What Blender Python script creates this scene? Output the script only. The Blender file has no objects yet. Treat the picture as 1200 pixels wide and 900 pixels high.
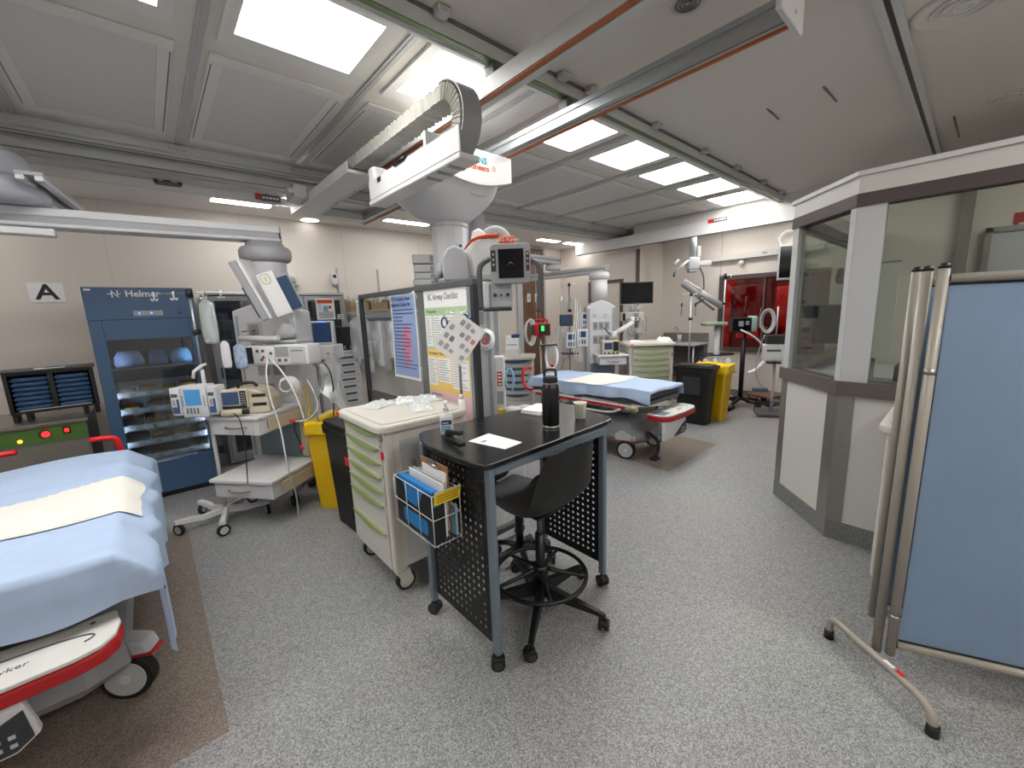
import bpy, bmesh, math, random
from mathutils import Vector, Matrix
random.seed(7)
PI=math.pi
SC=bpy.context.scene
COL=SC.collection
def rad(d): return d*PI/180
# ---------------------------------------------------------------- camera (measured from the ceiling grid)
YAW,PITCH,ROLL,FPX,EYE=rad(48.68),rad(-9.92),rad(-2.09),477.0,1.6
FW=Vector((math.cos(YAW)*math.cos(PITCH),math.sin(YAW)*math.cos(PITCH),math.sin(PITCH)))
_rt=Vector((math.sin(YAW),-math.cos(YAW),0)); _up=_rt.cross(FW)
RT=_rt*math.cos(ROLL)+_up*math.sin(ROLL); UP=-_rt*math.sin(ROLL)+_up*math.cos(ROLL)
EYEP=Vector((0,0,EYE))
def at(x,y,d):                       # survey helper: photo measurement + distance -> place in the room
    return EYEP+(FW*FPX+RT*(x-600)+UP*(450-y))*(d/FPX)
cam=bpy.data.cameras.new('camera'); cam.sensor_width=36; cam.lens=36*FPX/1200; cam.clip_start=.02
co=bpy.data.objects.new('camera',cam); COL.objects.link(co)
m3=Matrix((RT,UP,-FW)).transposed(); co.matrix_world=Matrix.Translation(EYEP)@m3.to_4x4()
SC.camera=co
# ---------------------------------------------------------------- materials
MATS={}
def mat(name,col,rough=.5,metal=0,noise=0,nscale=20,emit=0,spec=.5,bump=0,coat=0,trans=0,alpha=None):
    if name in MATS: return MATS[name]
    m=bpy.data.materials.new(name); m.use_nodes=True; nt=m.node_tree; b=nt.nodes['Principled BSDF']
    c=tuple(((v/255)/12.92 if v/255<=.04045 else ((v/255+.055)/1.055)**2.4) for v in col)+(1,)
    b.inputs['Base Color'].default_value=c; b.inputs['Roughness'].default_value=rough; b.inputs['Metallic'].default_value=metal
    b.inputs['Specular IOR Level'].default_value=spec
    if coat: b.inputs['Coat Weight'].default_value=coat
    if trans: b.inputs['Transmission Weight'].default_value=trans
    if emit: b.inputs['Emission Color'].default_value=c; b.inputs['Emission Strength'].default_value=emit
    if noise or bump:
        tc=nt.nodes.new('ShaderNodeTexCoord'); n=nt.nodes.new('ShaderNodeTexNoise'); n.inputs['Scale'].default_value=nscale; n.inputs['Detail'].default_value=4
        nt.links.new(tc.outputs['Object'],n.inputs['Vector'])
        if noise:
            hs=nt.nodes.new('ShaderNodeHueSaturation'); hs.inputs['Color'].default_value=c
            mr=nt.nodes.new('ShaderNodeMapRange'); mr.inputs['From Min'].default_value=.3; mr.inputs['From Max'].default_value=.7
            mr.inputs['To Min'].default_value=1-noise; mr.inputs['To Max'].default_value=1+noise
            nt.links.new(n.outputs['Fac'],mr.inputs['Value']); nt.links.new(mr.outputs['Result'],hs.inputs['Value']); nt.links.new(hs.outputs['Color'],b.inputs['Base Color'])
        if bump:
            bp=nt.nodes.new('ShaderNodeBump'); bp.inputs['Strength'].default_value=bump; bp.inputs['Distance'].default_value=.01
            nt.links.new(n.outputs['Fac'],bp.inputs['Height']); nt.links.new(bp.outputs['Normal'],b.inputs['Normal'])
    MATS[name]=m; return m
def lin(v): v/=255; return v/12.92 if v<=.04045 else ((v+.055)/1.055)**2.4
def rgb(c): return (lin(c[0]),lin(c[1]),lin(c[2]),1)
def speckle(name,c0,c1,c2,rough=.45):
    m=bpy.data.materials.new(name); m.use_nodes=True; nt=m.node_tree; b=nt.nodes['Principled BSDF']
    tc=nt.nodes.new('ShaderNodeTexCoord'); v=nt.nodes.new('ShaderNodeTexVoronoi'); v.inputs['Scale'].default_value=230; sx=nt.nodes.new('ShaderNodeSeparateColor'); nt.links.new(v.outputs['Color'],sx.inputs[0])
    r=nt.nodes.new('ShaderNodeValToRGB'); e=r.color_ramp.elements
    e[0].position=.05; e[0].color=rgb(c0); e[1].position=.95; e[1].color=rgb(c2); k=e.new(.5); k.color=rgb(c1)
    n2=nt.nodes.new('ShaderNodeTexNoise'); n2.inputs['Scale'].default_value=1.3
    mx=nt.nodes.new('ShaderNodeMix'); mx.data_type='RGBA'; mx.blend_type='MULTIPLY'; mx.inputs[0].default_value=.12
    nt.links.new(tc.outputs['Object'],v.inputs['Vector']); nt.links.new(tc.outputs['Object'],n2.inputs['Vector'])
    nt.links.new(sx.outputs[0],r.inputs['Fac']); nt.links.new(r.outputs['Color'],mx.inputs[6]); nt.links.new(n2.outputs['Color'],mx.inputs[7])
    nt.links.new(mx.outputs[2],b.inputs['Base Color']); b.inputs['Roughness'].default_value=rough
    MATS[name]=m; return m
def glass(name,tint=(235,240,238),gloss=.1,rough=.0,edge=.35,diff=0):
    m=bpy.data.materials.new(name); m.use_nodes=True; nt=m.node_tree
    for n in list(nt.nodes): nt.nodes.remove(n)
    o=nt.nodes.new('ShaderNodeOutputMaterial'); t=nt.nodes.new('ShaderNodeBsdfTransparent'); g=nt.nodes.new('ShaderNodeBsdfGlossy'); x=nt.nodes.new('ShaderNodeMixShader')
    f=nt.nodes.new('ShaderNodeLayerWeight'); f.inputs['Blend'].default_value=.35; mr=nt.nodes.new('ShaderNodeMapRange')
    mr.inputs['To Min'].default_value=gloss; mr.inputs['To Max'].default_value=min(1,gloss+edge)
    t.inputs['Color'].default_value=rgb(tint); g.inputs['Roughness'].default_value=rough; g.inputs['Color'].default_value=(.9,.9,.9,1)
    src=t.outputs[0]
    if diff:
        df=nt.nodes.new('ShaderNodeBsdfDiffuse'); df.inputs['Color'].default_value=(.85,.87,.88,1); x2=nt.nodes.new('ShaderNodeMixShader'); x2.inputs['Fac'].default_value=diff; nt.links.new(t.outputs[0],x2.inputs[1]); nt.links.new(df.outputs[0],x2.inputs[2]); src=x2.outputs[0]
    nt.links.new(f.outputs['Fresnel'],mr.inputs['Value']); nt.links.new(mr.outputs['Result'],x.inputs['Fac'])
    nt.links.new(src,x.inputs[1]); nt.links.new(g.outputs[0],x.inputs[2]); nt.links.new(x.outputs[0],o.inputs['Surface'])
    MATS[name]=m; return m
M=lambda n: MATS[n]
mat('white',(212,212,213),.4); mat('offwhite',(208,206,202),.45); mat('cream',(208,204,196),.45); mat('grey',(150,152,156),.45); mat('lgrey',(188,190,193),.4)
mat('dgrey',(84,87,92),.45); mat('charcoal',(48,50,54),.5); mat('black',(17,18,20),.42); mat('matteblack',(19,19,20),.5); mat('rubber',(24,24,25),.7)
mat('steel',(168,168,166),.28,.9); mat('brushed',(150,148,143),.36,.75,.05,60); mat('alu',(176,180,184),.34,.7); mat('chrome',(215,216,218),.12,1)
mat('desksteel',(116,131,143),.42,.35); mat('railgrey',(196,198,198),.42,.05); mat('raildark',(112,115,117),.45,.3)
mat('pend',(205,206,210),.38); mat('pendgrey',(160,161,167),.4); mat('pendblue',(176,180,190),.35)
mat('red',(176,22,28),.4); mat('brightred',(215,28,30),.35); mat('orange',(205,82,30),.4); mat('copper',(172,92,48),.5); mat('yellow',(226,182,10),.4,noise=.04,nscale=6); mat('bagyellow',(238,200,30),.3)
mat('green',(150,168,108),.45); mat('panelgreen',(74,110,48),.45); mat('railgreen',(92,116,70),.5); mat('blue',(56,86,124),.45); mat('fridgeblue',(60,89,122),.38); mat('folderblue',(24,120,190),.5)
mat('sheetblue',(172,192,222),.85,noise=.04,nscale=7,bump=.45); mat('pad',(226,224,218),.9,bump=.08,nscale=30); mat('screenblue',(120,141,168),.85,noise=.03,nscale=5,bump=.05)
mat('paper',(236,237,238),.7); mat('ink',(40,42,52),.7); mat('inkgrey',(120,122,132),.7); mat('inkblue',(34,52,110),.6); mat('darkscreen',(12,14,20),.12); mat('lcd',(60,120,170),.2,emit=.5); mat('lcddim',(40,62,92),.2,emit=.25)
mat('ledblue',(40,90,255),.3,emit=6); mat('ledred',(255,40,40),.3,emit=2.5); mat('ledamber',(255,170,60),.3,emit=2.5); mat('ledgreen',(60,220,90),.3,emit=1.2)
mat('wood',(112,80,58),.5,noise=.22,nscale=9); mat('clipboard',(150,110,70),.6,noise=.1,nscale=40); mat('beige',(198,184,160),.5); mat('defib',(196,186,166),.5); mat('bottleblack',(13,14,16),.35)
mat('siemensteal',(0,140,150),.5); mat('textgrey',(70,74,80),.5); mat('fabricgrey',(166,165,158),.85,noise=.05,nscale=40,bump=.5); mat('brown',(98,88,84),.5); mat('brownd',(76,66,66),.5)
mat('wallbeige',(222,214,207),.32,spec=.3); mat('ceilpaint',(212,208,202),.7); mat('soffitpaint',(232,229,224),.7); mat('perf',(204,204,202),.6,noise=.06,nscale=220); mat('ceilmetal',(214,213,211),.45,.05); mat('tbar',(176,178,180),.4,.1)
mat('diffuser',(255,253,248),.5,emit=1); mat('dimdiffuser',(255,252,246),.5,emit=4); mat('slotdiffuser',(255,252,246),.5,emit=1); mat('plasticclear',(234,236,237),.25,noise=.08,nscale=60); mat('bluebox',(120,170,200),.5); mat('posterblue',(150,172,214),.6); mat('posterpink',(232,196,198),.6); mat('postergreen',(176,204,164),.6); mat('posteryellow',(240,204,120),.6); mat('heartred',(206,140,172),.6); mat('cupwhite',(222,220,208),.6); mat('cupgreen',(150,176,120),.6); mat('tubeorange',(212,82,30),.4); mat('lampred',(140,20,20),.4)
speckle('floorvinyl',(112,112,113),(146,146,147),(180,181,182)); speckle('floorbrown',(108,96,88),(134,121,112),(160,147,138)); speckle('covevinyl',(98,100,100),(124,126,126),(150,152,151))
glass('glass',(225,232,230),.05); glass('boothglass',(222,226,222),.05,edge=.16); glass('redglass',(232,66,26),.05,edge=.25); glass('acrylic',(246,248,248),.015,edge=.12); glass('bagclear',(238,241,243),.07,.3,diff=.3); glass('packfilm',(246,248,249),.08,.25,diff=.6); glass('fluid',(228,240,246),.10,.08,diff=.34); glass('fridgeglass',(205,214,222),.05)
# ---------------------------------------------------------------- mesh builder
def sm(pts,k=4,closed=False):
    P=[Vector(p) for p in pts]; n=len(P); out=[]
    for i in range(n if closed else n-1):
        a=P[(i-1)%n] if closed or i>0 else P[0]*2-P[1]; b=P[i]; c=P[(i+1)%n]; d=P[(i+2)%n] if closed or i+2<n else P[n-1]*2-P[n-2]
        for j in range(k):
            t=j/k; out.append(.5*((2*b)+(c-a)*t+(2*a-5*b+4*c-d)*t*t+(3*b-3*c+d-a)*t**3))
    if not closed: out.append(P[-1])
    return out
class MB:
    def __init__(s,*mats): s.bm=bmesh.new(); s.mats=[]; s.cur=0; s.X=Matrix.Identity(4); s.st=[]; (s.mat(mats[0]) if mats else None)
    def mat(s,m):
        if isinstance(m,str): m=MATS[m]
        if m not in s.mats: s.mats.append(m)
        s.cur=s.mats.index(m); return s
    def push(s,loc=(0,0,0),rz=0,rx=0,ry=0,sc=1):
        s.st.append(s.X.copy()); s.X=s.X@Matrix.Translation(loc)@Matrix.Rotation(rz,4,'Z')@Matrix.Rotation(ry,4,'Y')@Matrix.Rotation(rx,4,'X')@Matrix.Scale(sc,4); return s
    def pop(s): s.X=s.st.pop(); return s
    def add(s,vs,fs,smooth=False):
        b=[s.bm.verts.new(s.X@Vector(v)) for v in vs]
        for f in fs:
            try: q=s.bm.faces.new([b[i] for i in f])
            except ValueError: continue
            q.material_index=s.cur; q.smooth=smooth
        return s
    def _merge(s,t,smooth=None):
        t.verts.index_update(); vs=[v.co.copy() for v in t.verts]; b=[s.bm.verts.new(s.X@v) for v in vs]
        for f in t.faces:
            try: q=s.bm.faces.new([b[v.index] for v in f.verts])
            except ValueError: continue
            q.material_index=s.cur; q.smooth=f.smooth if smooth is None else smooth
        t.free(); return s
    def box(s,x0,y0,z0,x1,y1,z1,bev=0,seg=2):
        if x1<x0:x0,x1=x1,x0
        if y1<y0:y0,y1=y1,y0
        if z1<z0:z0,z1=z1,z0
        vs=[(x,y,z) for x in (x0,x1) for y in (y0,y1) for z in (z0,z1)]
        fs=[(0,1,3,2),(4,6,7,5),(0,4,5,1),(2,3,7,6),(0,2,6,4),(1,5,7,3)]
        if not bev: return s.add(vs,fs)
        t=bmesh.new(); b=[t.verts.new(v) for v in vs]; [t.faces.new([b[i] for i in f]) for f in fs]
        bev=min(bev,.49*min(x1-x0,y1-y0,z1-z0))
        bmesh.ops.bevel(t,geom=t.edges[:],offset=bev,segments=seg,affect='EDGES',profile=.5)
        return s._merge(t,False if seg<3 else True)
    def cb(s,c,sz,rz=0,bev=0,seg=2,rx=0,ry=0):
        s.push(c,rz,rx,ry); s.box(-sz[0]/2,-sz[1]/2,-sz[2]/2,sz[0]/2,sz[1]/2,sz[2]/2,bev,seg); return s.pop()
    def cyl(s,p0,p1,r0,r1=None,n=16,cap=True):
        r1=r0 if r1 is None else r1; p0=Vector(p0); p1=Vector(p1); d=(p1-p0).normalized(); a=d.orthogonal().normalized(); b=d.cross(a)
        vs=[]; 
        for p,r in ((p0,r0),(p1,r1)):
            vs+=[p+(a*math.cos(2*PI*i/n)+b*math.sin(2*PI*i/n))*r for i in range(n)]
        s.add(vs,[(i,(i+1)%n,n+(i+1)%n,n+i) for i in range(n)],True)
        if cap: s.add(vs[:n],[tuple(range(n))[::-1]]); s.add(vs[n:],[tuple(range(n))])
        return s
    def tube(s,pts,r,n=8,closed=False,flat=1.0):
        P=[Vector(p) for p in pts]; m=len(P); vs=[]; a=None
        for i,p in enumerate(P):
            if closed: d=(P[(i+1)%m]-P[i-1]).normalized()
            else: d=(P[min(i+1,m-1)]-P[max(i-1,0)]).normalized()
            if a is None: a=d.orthogonal().normalized()
            a=(a-d*a.dot(d)); a=a.normalized() if a.length>1e-6 else d.orthogonal().normalized(); b=d.cross(a)
            rr=r[i] if isinstance(r,(list,tuple)) else r
            vs+=[p+a*(math.cos(2*PI*k/n)*rr)+b*(math.sin(2*PI*k/n)*rr*flat) for k in range(n)]
        fs=[(i*n+k,i*n+(k+1)%n,((i+1)%m)*n+(k+1)%n,((i+1)%m)*n+k) for i in range(m if closed else m-1) for k in range(n)]
        s.add(vs,fs,True)
        if not closed: s.add(vs[:n],[tuple(range(n))[::-1]]); s.add(vs[-n:],[tuple(range(n))])
        return s
    def lathe(s,prof,c=(0,0,0),n=24,smooth=True):
        vs=[]; c=Vector(c)
        for r,z in prof: vs+=[c+Vector((r*math.cos(2*PI*k/n),r*math.sin(2*PI*k/n),z)) for k in range(n)]
        m=len(prof); s.add(vs,[(i*n+k,i*n+(k+1)%n,(i+1)*n+(k+1)%n,(i+1)*n+k) for i in range(m-1) for k in range(n)],smooth)
        if prof[0][0]>1e-5: s.add(vs[:n],[tuple(range(n))[::-1]])
        if prof[-1][0]>1e-5: s.add(vs[-n:],[tuple(range(n))])
        return s
    def prism(s,poly,a,b,axis='z',bev=0,smooth=False):
        f={'z':lambda u,v,w:(u,v,w),'y':lambda u,v,w:(u,w,v),'x':lambda u,v,w:(w,u,v)}[axis]; n=len(poly)
        vs=[f(u,v,a) for u,v in poly]+[f(u,v,b) for u,v in poly]
        t=bmesh.new(); q=[t.verts.new(v) for v in vs]
        t.faces.new([q[i] for i in range(n)][::-1]); t.faces.new([q[n+i] for i in range(n)])
        for i in range(n):
            g=t.faces.new([q[i],q[(i+1)%n],q[n+(i+1)%n],q[n+i]]); g.smooth=smooth
        bmesh.ops.recalc_face_normals(t,faces=t.faces[:])
        if bev: bmesh.ops.bevel(t,geom=[e for e in t.edges if not any(f.smooth for f in e.link_faces) or all(True for f in e.link_faces) and not all(f.smooth for f in e.link_faces)],offset=bev,segments=2,affect='EDGES',profile=.5)
        return s._merge(t)
    def loft(s,rings,cap=True,smooth=True):
        n=len(rings[0]); vs=[p for r in rings for p in r]; m=len(rings)
        s.add(vs,[(i*n+k,i*n+(k+1)%n,(i+1)*n+(k+1)%n,(i+1)*n+k) for i in range(m-1) for k in range(n)],smooth)
        if cap: s.add(rings[0],[tuple(range(n))[::-1]]); s.add(rings[-1],[tuple(range(n))])
        return s
    def sheet(s,fn,nu,nv,thick=.004,smooth=True):
        t=bmesh.new(); g=[[t.verts.new(fn(i/nu,j/nv)) for j in range(nv+1)] for i in range(nu+1)]
        for i in range(nu):
            for j in range(nv): t.faces.new((g[i][j],g[i+1][j],g[i+1][j+1],g[i][j+1])).smooth=smooth
        if thick: bmesh.ops.solidify(t,geom=t.faces[:],thickness=thick)
        return s._merge(t)
    def ball(s,c,r,nu=16,nv=10):
        rx,ry,rz=(r,r,r) if not isinstance(r,(tuple,list)) else r
        s.push(c); prof=[(math.sin(PI*i/nv),-math.cos(PI*i/nv)) for i in range(nv+1)]
        vs=[];
        for a,z in prof: vs+=[(a*math.cos(2*PI*k/nu)*rx,a*math.sin(2*PI*k/nu)*ry,z*rz) for k in range(nu)]
        s.add(vs,[(i*nu+k,i*nu+(k+1)%nu,(i+1)*nu+(k+1)%nu,(i+1)*nu+k) for i in range(nv) for k in range(nu)],True); return s.pop()
    def text(s,body,size,o,right=(1,0,0),up=(0,0,1),depth=.001,align='CENTER',wide=1.0,bold=0):
        cu=bpy.data.curves.new('lettering','FONT'); cu.body=body; cu.size=size; cu.extrude=depth/2; cu.align_x=align; cu.align_y='CENTER'; cu.resolution_u=2; cu.offset=bold
        ob=bpy.data.objects.new('lettering',cu); me=bpy.data.meshes.new_from_object(ob)
        r=Vector(right).normalized(); u=Vector(up).normalized(); n=r.cross(u); mx=Matrix((r*wide,u,n)).transposed().to_4x4(); mx.translation=Vector(o)
        s.add([mx@v.co for v in me.vertices],[tuple(p.vertices) for p in me.polygons])
        bpy.data.objects.remove(ob); bpy.data.meshes.remove(me); bpy.data.curves.remove(cu); return s
    def build(s,name,parent=None,label=None,kind=None,loc=None,rz=0):
        bmesh.ops.remove_doubles(s.bm,verts=s.bm.verts[:],dist=1e-5)
        bmesh.ops.recalc_face_normals(s.bm,faces=s.bm.faces[:])
        me=bpy.data.meshes.new(name); s.bm.to_mesh(me); s.bm.free()
        for m in s.mats: me.materials.append(m)
        o=bpy.data.objects.new(name,me); COL.objects.link(o)
        if parent is not None: o.parent=parent
        if loc is not None: o.location=loc
        if rz: o.rotation_euler=(0,0,rz)
        if label: o['label']=label
        if kind: o['kind']=kind
        return o
    def thing(s,name,label,cat,group=None,loc=None,rz=0,kind=None):
        o=s.build(name,None,label,kind,loc,rz); o['category']=cat
        if group: o['group']=group
        return o
def T(name,label,cat,loc=(0,0,0),rz=0,group=None):
    o=bpy.data.objects.new(name,None); COL.objects.link(o); o.location=loc; o.rotation_euler=(0,0,rz); o.empty_display_size=.1
    o['label']=label; o['category']=cat
    if group: o['group']=group
    return o
def S(mb,name): return mb.build(name,None,None,'structure')
def dup(root,loc=None,rz=None,label=None,group=None):
    r=root.copy(); COL.objects.link(r)
    if loc is not None: r.location=loc
    if rz is not None: r.rotation_euler=(0,0,rz)
    if label: r['label']=label
    if group: r['group']=group
    for ch in [o for o in bpy.data.objects if o.parent==root]:
        c=ch.copy(); COL.objects.link(c); c.parent=r
        for g in [o for o in bpy.data.objects if o.parent==ch]:
            d=g.copy(); COL.objects.link(d); d.parent=c
    return r
def rrect(w,h,r,n=4,cx=0,cy=0):
    out=[]
    for (sx,sy,a) in ((1,1,0),(-1,1,90),(-1,-1,180),(1,-1,270)):
        for i in range(n+1):
            t=rad(a+90*i/n); out.append((cx+sx*(w/2-r)+r*math.cos(t),cy+sy*(h/2-r)+r*math.sin(t)))
    return out
FACE=-41.5*PI/180   # rotation that turns a thing's front (-y) to the middle of the room
# ================================================================ SETTING
CZ=3.05
S(MB('floorvinyl').box(-2.6,-2.2,-.1,7.9,6.2,0),'floor')
S(MB('floorbrown').box(-2.55,1.80,.0003,.02,4.02,.0015),'floor_inlay_left')
S(MB('floorbrown').box(3.66,1.86,.0003,4.80,4.1,.0015),'floor_inlay_right')
S(MB('ceilpaint').box(-2.6,-2.2,CZ,7.9,4.92,CZ+.1),'ceiling')
S(MB('soffitpaint').box(-2.6,4.92,2.9,7.9,6.2,3.15),'ceiling_soffit')
w=MB('wallbeige'); w.box(-2.6,6.1,0,7.0,6.2,2.9)
w.mat('lgrey')
for x in (-.2,1.02,2.24,3.46,4.68): w.box(x,6.0985,.12,x+.004,6.1,2.9)
S(w,'wall_back')
S(MB('wallbeige').box(-2.7,-2.2,0,-2.6,6.2,3.05),'wall_left')
S(MB('wallbeige').box(-2.6,-2.3,0,7.9,-2.2,3.05),'wall_near')
w=MB('wallbeige'); w.box(6.9,4.2,0,7.0,6.1,2.9); w.box(7.0,4.2,0,7.85,4.3,2.87); S(w,'wall_far_left')
S(MB('brown').box(6.885,4.185,.1,6.9,4.26,2.66),'trim_1')
w=MB('wallbeige')
w.box(7.75,-2.2,0,7.85,1.5,2.87); w.box(7.75,3.06,0,7.85,4.2,2.87); w.box(7.75,1.5,0,7.85,3.06,.83); w.box(7.75,1.5,2.1,7.85,3.06,2.87)
w.mat('dgrey'); w.box(7.7485,3.09,2.12,7.75,3.095,2.85); w.box(7.7485,1.2,.78,7.75,4.15,.784); S(w,'wall_far')
S(MB('ceilpaint').box(6.7,1.0,2.87,7.9,4.199,3.05),'wall_bulkhead')
S(MB('covevinyl').box(7.735,.9,0,7.75,4.2,.1),'baseboard_far')
S(MB('covevinyl').box(-2.6,6.085,0,6.9,6.1,.1),'baseboard_back')
# red window
f=MB('brownd'); f.box(7.70,1.5,.79,7.78,3.09,.86); f.box(7.70,1.5,2.03,7.78,3.09,2.1); f.box(7.70,3.02,.86,7.78,3.09,2.03); f.box(7.72,2.36,.86,7.77,2.39,2.03)
f.mat('redglass').box(7.76,1.5,.86,7.765,3.02,2.03); S(f,'window_1')
# room seen through the red window
S(MB('dgrey').box(10.0,-.5,0,10.1,4.6,3),'wall_corridor')
S(MB('floorvinyl').box(7.9,-.5,-.1,10.1,4.6,0),'floor_corridor')
S(MB('ceilpaint').box(7.9,-.5,2.9,10.1,4.6,3),'ceiling_corridor')
w=MB('wood'); w.box(9.55,2.9,.001,9.98,3.5,2.0,.01); w.mat('dgrey'); w.box(9.535,3.19,.1,9.55,3.2,1.95); w.thing('storage_cabinet','tall cupboard seen through the left half of the red window','cabinet')
w=MB('charcoal'); w.box(9.2,1.9,.001,9.9,2.75,1.12,.02); w.mat('white'); w.box(9.19,2.0,.2,9.2,2.65,.5); w.box(9.19,2.0,.6,9.2,2.65,1.0); w.thing('equipment_cart','dark boxy equipment behind the middle of the red window','cart')
w=MB('white'); w.box(8.9,2.2,1.15,9.1,2.55,1.9,.02); w.mat('grey').cyl((9,2.38,.001),(9,2.38,1.15),.05); w.thing('monitor_stand','pale upright machine on a pole behind the red window','medical device')
w=MB('matteblack'); w.box(8.6,1.62,1.5,8.64,2.1,1.82,.01); w.mat('dgrey').cyl((8.66,1.86,.001),(8.66,1.86,1.5),.03); w.thing('wall_screen','dark screen behind the right half of the red window','monitor')
w=MB('pad'); w.box(9.3,3.6,.001,9.9,4.0,2.2,.02); w.thing('linen_trolley','pale tall trolley behind the left end of the red window','trolley')
w=MB('lgrey'); w.box(9.1,1.2,.001,9.7,1.8,1.3,.02); w.mat('red').box(9.09,1.25,.9,9.1,1.75,1.2); w.thing('supply_shelf','low pale unit behind the right end of the red window','cabinet')
# ---------------------------------------------------------------- control booth
A,B,Cc,D=Vector((6.69,.993)),Vector((3.8,.993)),Vector((3.3,.542)),Vector((3.3,-2.19))
BN=[Vector((0,1)),Vector((-.451,.5)).normalized(),Vector((-1,0))]          # outward normals of the three faces
def off(o):      # the booth outline pushed outward by o
    d2=o*math.tan(rad(22.5)); n1,n2,n3=BN
    b=B+(n1+n2)*(o/(1+n1.dot(n2))); c=Cc+(n2+n3)*(o/(1+n2.dot(n3)))
    return [A+n1*o,b,c,D+n3*o]
def band(mb,m,z0,z1,o0,o1):
    mb.mat(m); P=off(o0); Q=off(o1)
    for i in range(3):
        a,b,c,d=P[i],P[i+1],Q[i+1],Q[i]
        vs=[(p.x,p.y,z) for z in (z0,z1) for p in (a,b,c,d)]
        mb.add(vs,[(3,2,1,0),(4,5,6,7),(0,1,5,4),(1,2,6,5),(2,3,7,6),(3,0,4,7)])
w=MB(); band(w,'offwhite',.13,1.0,-.1,-.004); band(w,'offwhite',2.225,2.325,-.08,.004); band(w,'white',2.325,2.352,-.08,.022); S(w,'wall_booth')
w=MB(); band(w,'covevinyl',0,.13,-.1,.002); S(w,'baseboard_booth')
w=MB(); band(w,'brown',1.0,1.09,-.14,.022); band(w,'brownd',2.15,2.225,-.09,.012); S(w,'trim_2')
def wall_strip(mb,i,s0,s1,z0,z1,o0,o1):   # strip on face i between two distances from its start
    P=off(0)[i]; Q=off(0)[i+1]; u=(Q-P).normalized(); n=BN[i]
    if i==0: P=B; u=Vector((1,0))
    if i==1: P=Cc; u=(B-Cc).normalized()
    vs=[]
    for z in (z0,z1):
        for (s_,o) in ((s0,o0),(s1,o0),(s1,o1),(s0,o1)):
            p=P+u*s_+n*o; vs.append((p.x,p.y,z))
    mb.add(vs,[(3,2,1,0),(4,5,6,7),(0,1,5,4),(1,2,6,5),(2,3,7,6),(3,0,4,7)])
w=MB('brushed'); wall_strip(w,1,0,.105,.13,1.0,-.003,.001); wall_strip(w,2,0,.085,.13,1.0,-.003,.001); wall_strip(w,1,.60,.673,.13,1.0,-.003,.001); wall_strip(w,0,0,.07,.13,1.0,-.003,.001); S(w,'trim_3')
w=MB('lgrey'); wall_strip(w,1,0,.05,1.09,2.15,-.05,.003); wall_strip(w,2,0,.135,1.09,2.15,-.05,.003); wall_strip(w,1,.60,.673,1.09,2.15,-.05,.003); wall_strip(w,0,0,.05,1.09,2.15,-.05,.003); wall_strip(w,2,1.4,1.5,1.09,2.15,-.05,.003); S(w,'trim_4')
w=MB('boothglass'); wall_strip(w,1,.05,.60,1.09,2.15,-.03,-.022); S(w,'window_2')
w=MB('boothglass'); wall_strip(w,2,.135,1.4,1.09,2.15,-.03,-.022); wall_strip(w,2,1.5,2.7,1.09,2.15,-.03,-.022); S(w,'window_3')
w=MB('boothglass'); wall_strip(w,0,.05,2.85,1.09,2.15,-.03,-.022); S(w,'window_4')
S(MB('wallbeige').box(5.3,-2.19,0,5.38,.885,2.6),'wall_booth_inner')
w=MB('lgrey').box(5.24,-.95,.001,5.29,-.02,2.1); w.mat('brushed'); w.box(5.22,-.99,.001,5.3,-.95,2.14); w.box(5.22,-.02,.001,5.3,.02,2.14); w.box(5.22,-.99,2.1,5.3,.02,2.14); w.mat('chrome').box(5.19,-.9,1.0,5.24,-.86,1.2); S(w,'door_1')
# ---------------------------------------------------------------- ceiling field: lights and perforated panels
LX=[-1.78,-.91,-.045,.822,1.70,2.83,3.69,4.56,5.43,6.28]  # first entry is an added, unseen light that brightens the left wall
lab=['added fill light panel farthest left, outside the picture','first ceiling light panel left of the overhead crane','second ceiling light left of the overhead crane','large bright ceiling light panel nearest the camera','bright ceiling light beside the looped cable chain','ceiling light panel just right of the overhead crane','second ceiling light right of the crane','middle ceiling light of the row right of the crane','fourth ceiling light right of the crane','last ceiling light before the far bulkhead']
for i,x in enumerate(LX):
    t=T('ceiling_light',lab[i],'ceiling light',(x,2.37,CZ-.02),0,'square ceiling lights')
    f=MB('ceilmetal')
    for (a,b,c,d) in ((-.345,-.36,.345,-.255),(-.345,.255,.345,.37),(-.345,-.255,-.285,.255),(.285,-.255,.345,.255)): f.box(a,b,0,c,d,.0195)
    f.build('frame',t); MB('diffuser').box(-.285,-.255,.004,.285,.255,.018).build('diffuser',t)
proto=None
pl=['x','far left','leftmost grey','big square grey','grey half hidden','grey','first grey','second grey','third grey','last grey']
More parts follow.
